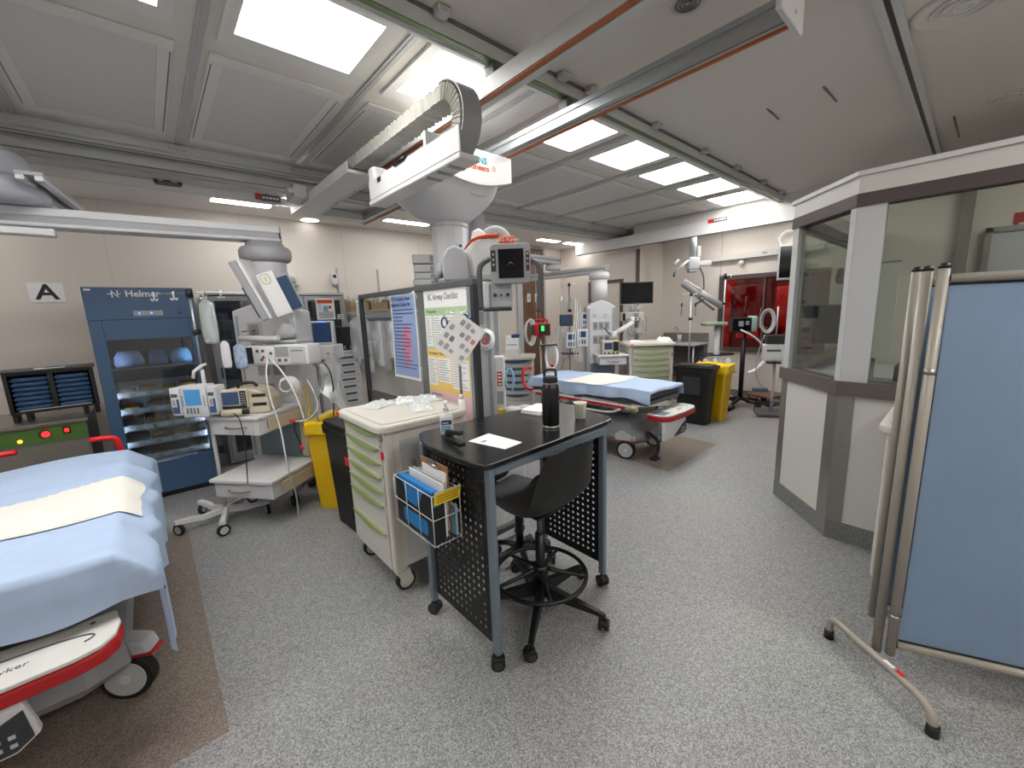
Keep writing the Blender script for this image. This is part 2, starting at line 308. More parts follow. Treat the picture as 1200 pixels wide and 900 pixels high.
for i,x in enumerate(LX):
    lb=['perforated ceiling panel farthest left of the room','perforated ceiling panel beyond the left edge of the picture','perforated grey ceiling panel at the top left corner','square perforated ceiling panel under the brightest light','perforated ceiling panel partly behind the cable chain','perforated ceiling panel hidden mostly by the crane carriage','perforated ceiling panel right beside the crane carriage','perforated ceiling panel second from the carriage on the far side','perforated ceiling panel third from the carriage on the far side','perforated ceiling panel nearest the far bulkhead'][i]
    if proto is None:
        proto=t=T('ceiling_panel',lb,'ceiling panel',(x,3.6,CZ-.016),0,'perforated ceiling panels')
        f=MB('ceilmetal')
        for (a,b,c,d) in ((-.36,-.70,.36,-.62),(-.36,.62,.36,.72),(-.36,-.62,-.29,.62),(.29,-.62,.36,.62)): f.box(a,b,0,c,d,.0155,.003,1)
        f.mat('dgrey')
        for a in (-.345,.345): f.box(a-.003,-.6,-.001,a+.003,.6,.001)
        f.build('frame',t); MB('perf').box(-.29,-.62,.006,.29,.62,.0155).build('perforated_sheet',t)
    else: dup(proto,(x,3.6,CZ-.016),None,lb)
w=MB('tbar')
for x in (-2.2,-1.35,-.47,.405,1.262,2.13,2.41,3.27,4.14,5.01,5.87,6.66): w.box(x-.024,1.99,CZ-.010,x+.024,4.45,CZ); w.box(x-.006,1.99,CZ-.013,x+.006,4.45,CZ-.010)
w.mat('ceilmetal').box(2.16,1.99,CZ-.008,2.38,4.45,CZ); S(w,'ceiling_grid')
# soffit lights
for (x0,x1,y,lb) in ((-2.0,-1.1,5.5,'added unseen fill light in the back soffit over the left corner of the room'),(.70,1.25,5.5,'long slot light in the back soffit above the left boom arm'),(2.6,3.25,5.42,'slot light in the back soffit right of the crane column'),(5.55,6.05,5.42,'slot light in the back soffit near the wooden door')):  # leftmost one is added out of view to lift the left side
    t=T('slot_light',lb,'ceiling light',(0,0,0),0,'slot lights in the back soffit'); MB('ceilmetal').box(x0-.02,y-.09,2.893,x1+.02,y+.09,2.8995).build('frame',t); MB('slotdiffuser').box(x0,y-.07,2.889,x1,y+.07,2.8928).build('diffuser',t)
for (x,y,lb) in ((1.8,5.95,'round flush light by the back wall under the crane end'),): 
    t=T('downlight',lb,'ceiling light'); MB('ceilmetal').cyl((x,y,2.893),(x,y,2.8995),.13,n=28).build('rim',t); MB('dimdiffuser').cyl((x,y,2.889),(x,y,2.8925),.11,n=28).build('diffuser',t)
for (x,y,lb) in ((3.62,5.15,'bright square light in the back soffit seen between the crane beams'),(1.45,5.2,'bright square light in the back soffit left of the crane beams')):
    t=T('square_light',lb,'ceiling light'); MB('ceilmetal').box(x-.19,y-.19,2.893,x+.19,y+.19,2.8995).build('frame',t); MB('slotdiffuser').box(x-.17,y-.17,2.889,x+.17,y+.17,2.8928).build('diffuser',t)
# ceiling fittings on the near side
for (px,py,lb,r) in ((806,2,'round louvred ceiling vent above the crane','.09'),(1130,5,'large round ceiling fitting at the top right corner','.2'),(1183,112,'round ceiling downlight above the booth','.11')):
    d=(CZ-EYE)/((FW*FPX+RT*(px-600)+UP*(450-py))/FPX).z; p=at(px,py,d); r=float(r)
    t=T('ceiling_vent' if r<.1 else 'recessed_fitting',lb,'ceiling fitting',(p.x,p.y,CZ))
    MB('ceilpaint').lathe([(r,0),(r,-.008),(r*.86,-.014),(r*.8,-.006),(0,-.006)],n=28).build('rim',t)
    q=MB('raildark' if r<.1 else 'ceilmetal')
    for k in range(3): q.tube([(r*.2*(k+1)*math.cos(a*.3),r*.2*(k+1)*math.sin(a*.3),-.010) for a in range(21)],.005,6,True)
    q.build('louvre',t)
q=MB('raildark')
for (px,py,px2,py2) in ((899,127,912,139),(965,101,980,118),(1118,136,1124,160)):
    d=(CZ-EYE)/((FW*FPX+RT*(px-600)+UP*(450-py))/FPX).z; d2=(CZ-EYE)/((FW*FPX+RT*(px2-600)+UP*(450-py2))/FPX).z
    q.tube([at(px,py,d)-Vector((0,0,.004)),at(px2,py2,d2)-Vector((0,0,.004))],.006,6)
S(q,'ceiling_slots')

t=T('slot_light','long added fill light over the booth interior, outside the picture','ceiling light'); MB('ceilmetal').box(3.40,-1.75,CZ-.008,3.9,-.55,CZ-.0005).build('frame',t); MB('slotdiffuser').box(3.43,-1.7,CZ-.012,3.87,-.6,CZ-.0085).build('diffuser',t)  # unseen light added to brighten the booth interior

for (x,y,lb) in ((.1,-1.3,'added fill light panel behind the photographer, outside the picture'),(1.9,-1.3,'added fill light panel right of the photographer, outside the picture')):  # unseen lights added as fill for the near floor and folding screen
    t=T('ceiling_light',lb,'ceiling light',(x,y,CZ-.02)); MB('ceilmetal').box(-.42,-.34,.012,.42,.34,.0195).build('frame',t); MB('slotdiffuser').box(-.38,-.30,.004,.38,.30,.0115).build('diffuser',t)
t=T('slot_light','added unseen light strip in the corridor behind the red window','ceiling light'); MB('ceilmetal').box(8.5,.9,2.89,8.9,3.6,2.8995).build('frame',t); MB('slotdiffuser').box(8.53,1.6,2.886,8.87,2.9,2.8895).build('diffuser',t)  # light added to brighten what shows through the red glass

for (x,y,lb) in ((7.15,2.9,'added fill light in the far alcove hidden behind the white beam, sink side'),(7.15,1.8,'added fill light in the far alcove hidden behind the white beam, booth side')):  # unseen lights added to brighten the far alcove
    t=T('slot_light',lb,'ceiling light'); MB('ceilmetal').box(x-.12,y-.36,2.862,x+.12,y+.36,2.8695).build('frame',t); MB('slotdiffuser').box(x-.10,y-.34,2.858,x+.10,y+.34,2.8615).build('diffuser',t)
t=T('slot_light','added fill light in the back soffit nearest the far corner, behind the white beam','ceiling light'); MB('ceilmetal').box(6.25,5.33,2.893,6.80,5.51,2.8995).build('frame',t); MB('slotdiffuser').box(6.27,5.35,2.889,6.78,5.49,2.8928).build('diffuser',t)  # hidden light added to brighten the far corner
# ================================================================ OVERHEAD RAILS AND X-RAY CRANE
def clip(parent,x,y,z):
    MB('lgrey').box(x-.035,y-.03,z-.035,x+.035,y+.03,z,.006,1).cyl((x,y-.031,z-.018),(x,y-.036,z-.018),.008,n=8).build('bracket',parent)
t=T('ceiling_rail','long grey ceiling rail with green stripe on its underside, crossing the whole room','ceiling rail',(0,0,0),0,'crane rails')
MB('railgrey').box(-2.5,1.892,2.967,6.69,1.955,3.045).build('body',t)
MB('raildark').box(-2.5,1.885,3.03,6.69,1.892,3.049).build('edge_channel',t)
MB('railgreen').box(-2.5,1.90,2.962,6.69,1.935,2.967).build('green_stripe',t)
MB('white').box(-2.5,1.955,2.955,6.69,1.978,3.045).build('lip',t)
for x in (1.27,2.15,2.42,3.27,4.15,4.93,5.75,6.45): clip(t,x,1.853,3.047)
t=T('ceiling_rail','grey grooved ceiling rail along the far edge of the ceiling panels','ceiling rail',(0,0,0),0,'crane rails')
MB('railgrey').box(-2.5,4.47,2.985,6.88,4.52,3.048).box(-2.5,4.52,2.966,6.88,4.60,3.048).box(-2.5,4.60,2.975,6.88,4.69,3.048).build('body',t)
MB('raildark').box(-2.5,4.525,2.962,6.88,4.535,2.966).box(-2.5,4.62,2.968,6.88,4.64,2.975).build('groove',t)
for x in (.395,1.3,2.15,3.2,4.1,5.0,5.9): MB('lgrey').box(x-.06,4.44,3.0,x+.06,4.469,3.03,.004,1).build('bracket',t)
t=T('boom_track','wide grey boom track with bright lower edge running beside the back soffit','ceiling rail')
MB('railgrey').box(-2.5,4.70,2.905,6.88,4.86,3.048).build('body',t); MB('raildark').box(-2.5,4.712,2.899,6.88,4.722,2.905).build('groove',t); MB('white').box(-2.5,4.862,2.893,6.88,4.90,3.048).build('bright_edge',t)
for x in (-.5,.2,.9,1.4,2.9,3.6,4.3,5.0,5.7,6.4): MB('white').box(x-.015,4.80,2.893,x+.015,4.84,2.9048,.003,1).build('stud',t)
t=T('door_track','grey sliding track bar under the left end of the back soffit','ceiling rail')
MB('railgrey').box(-2.5,5.02,2.815,1.38,5.06,2.885).build('bar',t)
for x in (.33,1.12):
    h=MB('dgrey').box(x-.09,4.995,2.85,x+.09,5.018,2.88).cyl((x,5.04,2.885),(x,5.04,2.899),.03,n=12); h.mat('black'); h.box(x-.1,4.99,2.86,x-.07,5.0,2.89); h.box(x+.07,4.99,2.86,x+.1,5.0,2.89); h.build('hanger',t)
w=MB('red').box(1.01,4.985,2.83,1.06,4.99,2.888); w.mat('dgrey').box(1.06,4.985,2.826,1.24,4.99,2.886); w.mat('paper')
for k in range(5): w.box(1.075+k*.031,4.983,2.848,1.096+k*.031,4.985,2.866)
w.thing('warning_sign','small red and black sign hung on the back track bar','sign')
t=T('door_header','long white sliding door beam across the far end of the room','door track')
MB('white').box(6.56,1.72,2.672,6.62,5.41,2.862,.004,1).build('beam',t); MB('lgrey').box(6.6205,1.72,2.69,6.695,4.15,2.85).build('mounting',t); MB('dgrey').box(6.565,1.75,2.664,6.615,5.38,2.672).build('slot',t)
w=MB('red').box(6.552,2.76,2.822,6.559,2.84,2.875); w.mat('dgrey').box(6.552,2.56,2.822,6.559,2.76,2.875); w.mat('paper')
for k in range(5): w.box(6.55,2.585+k*.035,2.84,6.552,2.605+k*.035,2.858)
w.thing('warning_sign','small red and black sticker sign on the far white beam','sign')
t=T('curtain_track','dark slotted ceiling track above the control booth','ceiling rail')
MB('railgrey').box(-2.5,.405,3.025,6.6,.437,3.049).box(-2.5,.463,3.025,6.6,.50,3.049).build('rail',t); MB('black').box(-2.5,.437,3.035,6.6,.463,3.049).build('slot',t)
# ---- bridge
t=T('crane_bridge','overhead crane bridge of two long beams with copper conductor strips','x-ray crane')
b=MB('railgrey').box(1.60,.45,2.80,1.64,5.37,2.888).box(1.64,.45,2.79,1.685,5.37,2.885); b.build('outer_beam',t)
MB('copper').box(1.607,.45,2.793,1.635,5.37,2.80).build('conductor_strip',t)
b=MB('alu').box(2.215,.66,2.86,2.25,5.37,2.888).box(2.225,.66,2.845,2.25,5.37,2.86).box(2.213,.66,2.80,2.25,5.37,2.838); b.mat('raildark').box(2.232,.66,2.838,2.25,5.37,2.845); b.box(2.25,.66,2.80,2.26,5.37,2.888); b.mat('railgrey').box(2.26,.66,2.795,2.275,5.37,2.88); b.build('inner_beam',t)
MB('copper').box(2.275,.66,2.785,2.295,5.37,2.80).box(2.275,.66,2.80,2.28,5.37,2.86).build('conductor_strip',t)
MB('white').box(2.03,.63,2.74,2.31,.655,2.89,.004,1).cyl((2.2,.629,2.79),(2.2,.625,2.79),.01,n=8).build('end_plate',t)
MB('railgrey').box(1.686,5.2,2.80,2.212,5.36,2.89).build('cross_tie',t)
for x in (1.64,2.25):
    for y in (1.93,4.55): MB('dgrey').box(x-.03,y-.04,2.8885,x+.03,y+.04,2.953,.004,1).build('trolley',t)
# ---- carriage
t=T('x_ray_carriage','white overhead x-ray carriage with curved shroud and telescopic column','x-ray machine',(1.95,2.93,0))
MB('white').box(-.33,-.37,2.60,.33,.45,2.776).build('housing',t)
def arc_plate():
    P=[]
    for i in range(15): 
        u=i/14; x=-.345+.69*u; P.append((x,2.60-.065*math.sin(PI*min(1,max(0,(1.02-u)/1.05)))))
    return P+[(.345,2.772),(.28,2.776),(-.345,2.776)]
MB('white').prism(arc_plate(),-.405,-.375,'y',.004).build('front_plate',t)
n=32; R=[]
for k in range(10):
    u=k/9; z=2.597-.27*u**1.15; s_=1-u; e=.15+(.85)*(1-u**2.6)
    rg=[]
    for i in range(n):
        a=2*PI*i/n; ex=2/(2+2.2*(1-u)); c,s2=math.cos(a),math.sin(a)
        rx=.15+(.33-.15)*(1-u**2.4); ry=.15+(.40-.15)*(1-u**2.4)
        rg.append((abs(c)**ex*math.copysign(rx,c),abs(s2)**ex*math.copysign(ry,s2)+.03*(1-u),z))
    R.append(rg)
sh=MB('pend').loft(R); sh.build('shroud',t)
r=MB('grey').tube([(.05+.085*math.cos(a*PI/12)*.9,-.33+.02*math.sin(a*PI/12),2.50+.028*math.sin(a*PI/12)) for a in range(24)],.0025,6,True); r.build('cover_ring',t)
w=MB('siemensteal').text('SIEMENS',.062,(-.02,-.4065,2.705),depth=.002,wide=1.05,bold=.001); w.build('lettering',t,label='teal maker lettering')
w=MB('tubeorange').text('Healthineers',.058,(-.03,-.4065,2.655),depth=.002,bold=.001); 
for (x,z) in ((.155,2.672),(.175,2.672),(.165,2.66),(.165,2.684),(.15,2.655),(.18,2.655)): w.ball((x,-.407,z),(.005,.002,.005),8,6)
w.build('lettering',t,label='orange maker lettering')
def oct(r,z): return [(r*math.cos(2*PI*(i+.5)/12),r*math.sin(2*PI*(i+.5)/12),z) for i in range(12)]
MB('pend').loft([oct(.15,2.325),oct(.155,2.30),oct(.142,2.29),oct(.142,1.93),oct(.12,1.92)],smooth=False).build('column',t)
MB('inkblue').box(-.005,-.147,2.0,.02,-.14,2.15,.002,1).build('scale_mark',t)
# chain tray
b=MB('white'); b.box(-.60,-1.05,2.41,-.47,.12,2.443,.006,1); b.box(-.60,-1.05,2.443,-.59,.10,2.57,.003,1); b.box(-.595,.02,2.444,-.48,.115,2.665,.02); b.box(-.48,-.76,2.443,-.47,.12,2.66,.004,1); b.box(-.59,-.70,2.55,-.481,-.67,2.66,.004,1)
b.mat('black'); b.cyl((-.603,-.47,2.575),(-.603,-.32,2.57),.013,n=8); b.box(-.604,-.10,2.53,-.60,-.05,2.56)
for k in range(3): b.mat('grey').box(-.59,-.93+k*.12,2.404,-.48,-.90+k*.12,2.41)
b.build('chain_tray',t)
MB('grey').cyl((-.53,.14,2.5),(-.40,.14,2.5),.05,n=16).build('cable_gland',t)
t=T('cable_chain','looped white fabric covered cable chain beside the crane','cable chain')
pts=[(1.44,4.45,2.80),(1.44,3.6,2.80)]+[(1.44,3.3-.1*i,2.80) for i in range(12)]+[(1.44,2.08-.15*math.sin(a),2.65+.15*math.cos(a)) for a in [PI*i/16 for i in range(0,15)]]
rings=[]; pts=[Vector(p) for p in sm(pts,6)]
for i,p in enumerate(pts):
    d=(pts[min(i+1,len(pts)-1)]-pts[max(i-1,0)]).normalized(); nrm=Vector((1,0,0)).cross(d); k=.005*math.sin(i*2.4)+.003*math.sin(i*5.1)
    hw,ht=.066+k*.6,.04+k
    rings.append([p+Vector((sx*hw,0,0))+nrm*(sy*ht) for sx,sy in ((-1,-1),(-1,-.4),(-1,.3),(-1,1),(0,1.05),(1,1),(1,0),(1,-1),(0,-1))])
MB('fabricgrey').loft(rings,smooth=False).build('cover',t)
o=MB('grey')
o.loft([[p+Vector((sx*.060,0,0))+Vector((1,0,0)).cross((pts[min(i+1,len(pts)-1)]-pts[max(i-1,0)]).normalized())*sy for sx,sy in ((-1,-.058),(1,-.058),(1,-.05),(-1,-.05))] for i,p in enumerate(pts) if p.y<2.10],smooth=False)
o.build('outer_band',t,label='smooth grey band on the outside of the loop')
t=T('chain_trough','white trough carrying the cable chain along the crane beam','cable trough')
MB('white').box(1.33,3.35,2.72,1.55,5.0,2.745,.003,1).box(1.33,3.35,2.745,1.336,5.0,2.80).box(1.544,3.35,2.745,1.55,5.0,2.80).build('trough',t)
MB('lgrey').box(1.20,4.35,2.74,1.325,4.62,2.865,.01).box(1.15,4.33,2.765,1.2,4.40,2.815,.004,1).build('junction_box',t)
for y in (3.9,4.4): MB('railgrey').box(1.551,y-.03,2.735,1.598,y+.03,2.86).build('bracket',t)
# ---- tube head
f=.00637; ox,oy=575,304
t=T('x_ray_tube_head','white x-ray tube head with touch screen, grey handles and orange stripe','x-ray machine',at(575,310,3.04),rad(-41.3))
X=lambda px:(px-ox)*f
Z=lambda py:(oy-py)*f
b=MB('pendgrey'); b.prism([(X(523),Z(323)),(X(550),Z(325)),(X(553),Z(320)),(X(551),Z(300)),(X(546),Z(288)),(X(537),Z(284)),(X(528),Z(287)),(X(522),Z(296)),(X(521),Z(312))],-.16,.1,'y',.018,True); b.build('motor_cover',t)
b=MB('grey').cyl((X(512),.0,Z(322)),(X(518),.0,Z(300)),.03,n=12); b.box(X(512),-.03,Z(336),X(524),.03,Z(318),.01); b.box(X(524),-.05,Z(328),X(556),.05,Z(323.5),.006); b.build('support_arm',t)
hp=[(X(546),Z(322)),(X(546),Z(292)),(X(556),Z(280)),(X(572),Z(275)),(X(590),Z(277)),(X(604),Z(282)),(X(607),Z(290)),(X(607),Z(322))]
MB('white').prism(hp,-.12,.16,'y',.03,True).build('tube_housing',t)
b=MB('orange'); b.tube([(x*1.0,-.125,z) for x,z in ((X(547),Z(289)),(X(555),Z(280.5)),(X(563),Z(277)),(X(575),Z(275.5)),(X(586),Z(276.5)))],[.005,.012,.014,.018,.018],8,flat=.5)
b.box(X(586),-.145,Z(285),X(604),-.118,Z(276.5),.008); b.mat('paper'); b.text('YSIO X.pree',.033,(X(595),-.147,Z(280.5)),depth=.002); b.build('orange_stripe',t)
b=MB('white'); b.prism([(X(553),Z(277)),(X(556),Z(267)),(X(563),Z(264)),(X(570),Z(268)),(X(572),Z(275.5))],-.05,.14,'y',.015,True); b.build('rear_cover',t)
MB('grey').tube(sm([(X(566),.06,Z(276)),(X(572),.06,Z(266)),(X(582),.06,Z(263)),(X(592),.06,Z(268)),(X(598),.06,Z(277))],5),.028,10).build('cable_hose',t)
SX=lambda px: X(598)+(px-598)*f*.86
SZ=lambda py: Z(309)+(309-py)*f*.88
b=MB('grey'); b.prism([(x+X(598),z+Z(309)) for x,z in rrect(.272,.265,.03)],-.30,-.245,'y',.008); b.mat('charcoal'); b.box(SX(574),-.303,SZ(318),SX(580),-.299,SZ(293),.002,1); b.box(SX(617),-.303,SZ(318),SX(621),-.299,SZ(295),.002,1)
b.mat('lgrey')
for z in (298,304,310): b.box(SX(576),-.306,SZ(z+1),SX(578),-.302,SZ(z-1)); b.box(SX(618),-.306,SZ(z+1),SX(620),-.302,SZ(z-1))
fr=b.build('screen_frame',t); b=MB('darkscreen').box(SX(583),-.304,SZ(326),SX(614),-.30,SZ(292)); b.mat('dgrey'); b.add([(SX(593),-.306,SZ(311)),(SX(598),-.306,SZ(306.5)),(SX(603),-.306,SZ(311)),(SX(598),-.306,SZ(308.5))],[(0,1,2,3)]); b.build('touch_screen',fr)
MB('grey').box(X(588),-.244,Z(325),X(606),-.12,Z(300),.01).build('screen_mount',t)
MB('dgrey').tube(sm([(X(576),-.27,Z(303)),(X(569),-.28,Z(307)),(X(564.5),-.28,Z(314)),(X(564),-.28,Z(335)),(X(564.5),-.28,Z(357))],5),.019,10).build('handle',t)
MB('dgrey').tube(sm([(X(620),-.27,Z(306)),(X(627),-.28,Z(311)),(X(630),-.28,Z(320)),(X(628.5),-.28,Z(340)),(X(627),-.28,Z(361))],5),.019,10).build('handle',t)
b=MB('pendblue').box(X(574),-.24,Z(355),X(599),.12,Z(328),.012); b.mat('white').box(X(566),-.14,Z(355),X(573.5),.08,Z(325),.008); b.mat('charcoal').box(X(566),-.25,Z(358),X(598),.1,Z(355.3),.004,1); cm=b.build('collimator',t)
for px in (580,586.5,594): 
    k=MB('charcoal').cyl((X(px),-.241,Z(341)),(X(px),-.258,Z(341)),.013 if px!=586.5 else .008,n=12); k.mat('grey').box(X(px)-.006,-.2425,Z(347),X(px)+.006,-.2405,Z(345.5)); k.build('knob',cm)
MB('pend').cyl((-.262,.101,Z(302)),(-.262,.166,Z(302)),.07,n=18).build('pivot',t)
# ================================================================ DESK, STOOL AND WHAT IS ON THEM
def caster_twin(name,parent,x,y,r=.03,m='matteblack',a=0.4):
    b=MB(m); b.push((x,y,r),a)
    for s in (-1,1): b.cyl((s*.008,0,0),(s*.026,0,0),r,n=18); b.mat('charcoal').cyl((s*.026,0,0),(s*.0275,0,0),r*.62,n=14); b.mat(m)
    b.prism([(r*1.0*math.cos(PI*k/8),r*1.0*math.sin(PI*k/8)) for k in range(9)],-.008,.008,'x'); b.cyl((0,.004,r*.6),(0,.004,r*2.1),.008,n=8); b.pop()
    return b.build(name,parent)
def perforated(y0,y1,z0,z1,pitch,rad_,marg,rows=None):
    """a punched plate in the local yz plane at x=0"""
    ny=int((y1-y0-2*marg)/pitch); nz=int((z1-z0-2*marg)/pitch); my=(y1-y0-ny*pitch)/2; mz=(z1-z0-nz*pitch)/2
    b=MB('matteblack'); t=bmesh.new()
    def q(ps): t.faces.new([t.verts.new((0,)+p) for p in ps])
    q([(y0,z0),(y1,z0),(y1,z0+mz),(y0,z0+mz)]); q([(y0,z1-mz),(y1,z1-mz),(y1,z1),(y0,z1)]); q([(y0,z0+mz),(y0+my,z0+mz),(y0+my,z1-mz),(y0,z1-mz)]); q([(y1-my,z0+mz),(y1,z0+mz),(y1,z1-mz),(y1-my,z1-mz)])
    h=pitch/2
    for i in range(ny):
        for j in range(nz):
            cy,cz=y0+my+(i+.5)*pitch,z0+mz+(j+.5)*pitch
            C8=[(cy+rad_*math.cos(PI/8+PI*k/4),cz+rad_*math.sin(PI/8+PI*k/4)) for k in range(8)]; sq=[(cy+h,cz+h),(cy-h,cz+h),(cy-h,cz-h),(cy+h,cz-h)]
            for k in range(4): q([sq[k],sq[(k+1)%4],C8[(2*k+2)%8],C8[2*k+1]]); q([sq[k],C8[2*k+1],C8[2*k]])
            # C8[0] and C8[7] sit on the right side
    bmesh.ops.remove_doubles(t,verts=t.verts[:],dist=1e-4)
    bmesh.ops.recalc_face_normals(t,faces=t.faces[:]); bmesh.ops.solidify(t,geom=t.faces[:],thickness=.002)
    return b._merge(t)
t=T('standing_desk','black standing height desk with grey steel frame and perforated side panels','desk',(0,0,0))
top=[(.985,1.875),(.94,1.76),(.917,1.632),(.912,1.449),(.924,1.329),(.94,1.265),(.965,1.25),(1.09,1.253),(1.82,1.288),(1.88,1.30),(1.915,1.345),(1.99,1.70),(2.005,1.80),(1.98,1.83),(1.386,1.893),(1.177,1.90),(1.02,1.90)]
mat('desktop',(25,25,27),.22,spec=.5)
MB('desktop').prism(top,.970,.994,'z',.005).build('desktop',t)
LEG=((.985,1.285),(1.795,1.30),(.965,1.80),(1.83,1.80))
for i,(x,y) in enumerate(LEG): MB('desksteel').box(x-.016,y-.019,.075,x+.016,y+.019,.968,.007,2).build('leg',t); caster_twin('caster',t,x,y,.032,a=(.9,-.3,.5,.2)[i])
MB('desksteel').box(1.002,1.275,.925,1.778,1.30,.968,.004,1).build('front_rail',t)
MB('desksteel').box(.982,1.79,.925,1.813,1.81,.968,.004,1).build('back_rail',t)
for (x,y0,y1) in ((.975,1.305,1.78),(1.812,1.32,1.78)):
    b=perforated(y0,y1,.125,.966,.0385,.0085,.024)
    b.mat('dgrey')
    for z in (.16,.5,.9): b.cyl((-.004,y0+.012,z),(.004,y0+.012,z),.004,n=8)
    b.build('side_panel',t,loc=(x,0,0))
# stool
CX,CY=1.41,1.425
t=T('drafting_stool','black plastic shell drafting stool with foot ring tucked under the desk','chair',(CX,CY,0))
cl=[(.21,.565,.15),(.205,.59,.19),(.16,.607,.215),(.06,.60,.23),(-.05,.598,.235),(-.12,.615,.235),(-.165,.66,.232),(-.19,.72,.225),(-.207,.79,.212),(-.222,.86,.197),(-.236,.92,.182),(-.247,.962,.165),(-.250,.975,.12)]
cs=sm([(a,b,c) for a,b,c in cl],3)
def shell(u,v):
    i=min(int(u*(len(cs)-1)),len(cs)-2); f=u*(len(cs)-1)-i; p=cs[i].lerp(cs[i+1],f); s=2*v-1; k=min(1,max(0,(p.y-.6)/.15)); e=s*s*abs(s)
    return (p.z*s+.03*k*(p.y-.6),p.x+.03*e*k,p.y+.055*e*(1-k))
MB('matteblack').sheet(shell,36,14,.008).build('seat_shell',t)
b=MB('matteblack'); b.cyl((0,0,.575),(0,0,.59),.09,n=16); b.box(-.1,-.09,.575,.1,.09,.588,.005); b.build('seat_plate',t)
MB('dgrey').cyl((0,0,.42),(0,0,.575),.014,n=12).build('gas_lift',t)
MB('black').cyl((0,0,.10),(0,0,.44),.026,n=14).cyl((0,0,.17),(0,0,.26),.042,n=14).build('column',t)
b=MB('black'); b.tube([(.245*math.cos(2*PI*k/40),.245*math.sin(2*PI*k/40),.205) for k in range(40)],.011,8,True)
for k in range(5):
    a=rad(20+72*k); b.tube(sm([(.035*math.cos(a),.035*math.sin(a),.235),(.12*math.cos(a),.12*math.sin(a),.22),(.243*math.cos(a),.243*math.sin(a),.205)],3),[.014,.013,.012,.011,.010,.010,.009],8)
b.build('foot_ring',t)
for k in range(5):
    a=rad(216+72*k); c,s_=math.cos(a),math.sin(a)
    b=MB('black'); b.loft([[(r*c-w_*s_,r*s_+w_*c,z0),(r*c+w_*s_,r*s_-w_*c,z0),(r*c+w_*s_*.7,r*s_-w_*c*.7,z1),(r*c-w_*s_*.7,r*s_+w_*c*.7,z1)] for r,w_,z0,z1 in ((.02,.026,.085,.15),(.18,.021,.08,.12),(.32,.016,.075,.095),(.36,.014,.062,.082))],smooth=False); lg=b.build('leg',t)
    caster_twin('caster',lg,.352*c,.352*s_,.0285,a=1.1+k)
# dark office chair on the far side of the desk
t=T('office_chair','dark office chair standing behind the desk, seen through under the desk top','chair',(1.60,1.80,0),rad(192))
b=MB('charcoal'); b.prism([(x,z) for x,z in rrect(.34,.34,.09,4,0,.69)],-.2,-.165,'y',.01); b.build('backrest',t)
MB('charcoal').box(-.165,-.16,.46,.165,.2,.53,.03,3).build('seat',t)
MB('black').tube(sm([(.0,-.215,.68),(0,-.22,.55),(0,-.1,.435),(0,0,.435)],4),.018,8).build('back_bracket',t)
MB('black').cyl((0,0,.1),(0,0,.455),.025,n=12).build('column',t)
for k in range(5):
    a=rad(-192+171+72*k); b=MB('black').tube([(0,0,.12),(.1*math.cos(a),.1*math.sin(a),.105),(.205*math.cos(a),.205*math.sin(a),.075)],[.022,.018,.014],8); lg=b.build('leg',t); caster_twin('caster',lg,.2*math.cos(a),.2*math.sin(a),.028,a=k)
# things on the desk
DZ=.9945
t=T('water_bottle','tall black insulated water bottle with loop handle on the desk','bottle',(1.537,1.445,DZ))
MB('bottleblack').lathe([(.042,.012),(.0455,.016),(.0455,.205),(.043,.222),(.036,.230),(.036,.232)],n=32).build('body',t)
MB('steel').lathe([(.043,0),(.0445,.002),(.0445,.012),(.042,.012)],n=32).lathe([(.036,.232),(.0365,.233),(.0365,.240),(.035,.240)],n=32).build('steel_ring',t)
b=MB('matteblack').lathe([(.037,.240),(.0375,.242),(.0375,.268),(.034,.272),(.0,.272)],n=32)
for k in range(28): a=2*PI*k/28; b.cyl((.0375*math.cos(a),.0375*math.sin(a),.243),(.0375*math.cos(a),.0375*math.sin(a),.266),.0012,n=5)
b.push((0,0,0),FACE); b.tube(sm([(-.029,0,.262),(-.03,0,.285),(-.027,0,.302),(-.018,0,.307),(.018,0,.307),(.027,0,.302),(.03,0,.285),(.029,0,.262)],4),.0065,8); b.pop(); b.build('cap',t)
t=T('paper_cup','white paper cup with pale green pattern on the desk corner','cup',(1.775,1.44,DZ))
b=MB('cupwhite').lathe([(.0265,0),(.028,.001),(.037,.088),(.0385,.0905),(.037,.0925),(.0355,.088),(.027,.006),(0,.006)],n=28); b.build('cup',t)
b=MB('cupgreen')
for k in range(9):
    a=2*PI*k/9
    for j in range(5):
        for sg in (-1,1):
            z=.022+j*.012; r=.0285+z*.1+.0004; a2=a+sg*.17; b.add([(r*math.cos(a),r*math.sin(a),z),(r*math.cos(a2)*1.02,r*math.sin(a2)*1.02,z+.010),(r*math.cos(a2)*1.02,r*math.sin(a2)*1.02,z+.0125),(r*math.cos(a),r*math.sin(a),z+.0035)],[(0,1,2,3)])
b.build('leaf_pattern',t)
b=MB('paper').prism([(1.085,1.57),(1.232,1.598),(1.249,1.362),(1.128,1.347),(1.118,1.41)],DZ,DZ+.0012); b.mat('inkgrey').box(1.12,1.5,DZ+.0012,1.15,1.52,DZ+.0015); b.thing('paper_sheet','single white sheet of paper lying on the black desk','paper')
b=MB('paper').push((1.74,1.725,DZ),rad(8)); b.box(-.10,-.075,0,.10,.075,.014,.002,1); b.mat('inkgrey').box(-.10,-.0755,.006,.10,-.075,.008); b.pop(); b.thing('paper_pad','lower white pad of the small stack behind the water bottle','paper pad')
b=MB('paper').push((1.735,1.73,DZ+.0145),rad(14)); b.box(-.095,-.07,0,.095,.07,.012,.002,1); b.pop(); b.thing('paper_pad','upper white pad of the small stack behind the water bottle','paper pad')
t=T('hand_sanitizer','white hand sanitizer pump bottle with blue label on the desk','bottle',(1.085,1.755,DZ),rad(-35))
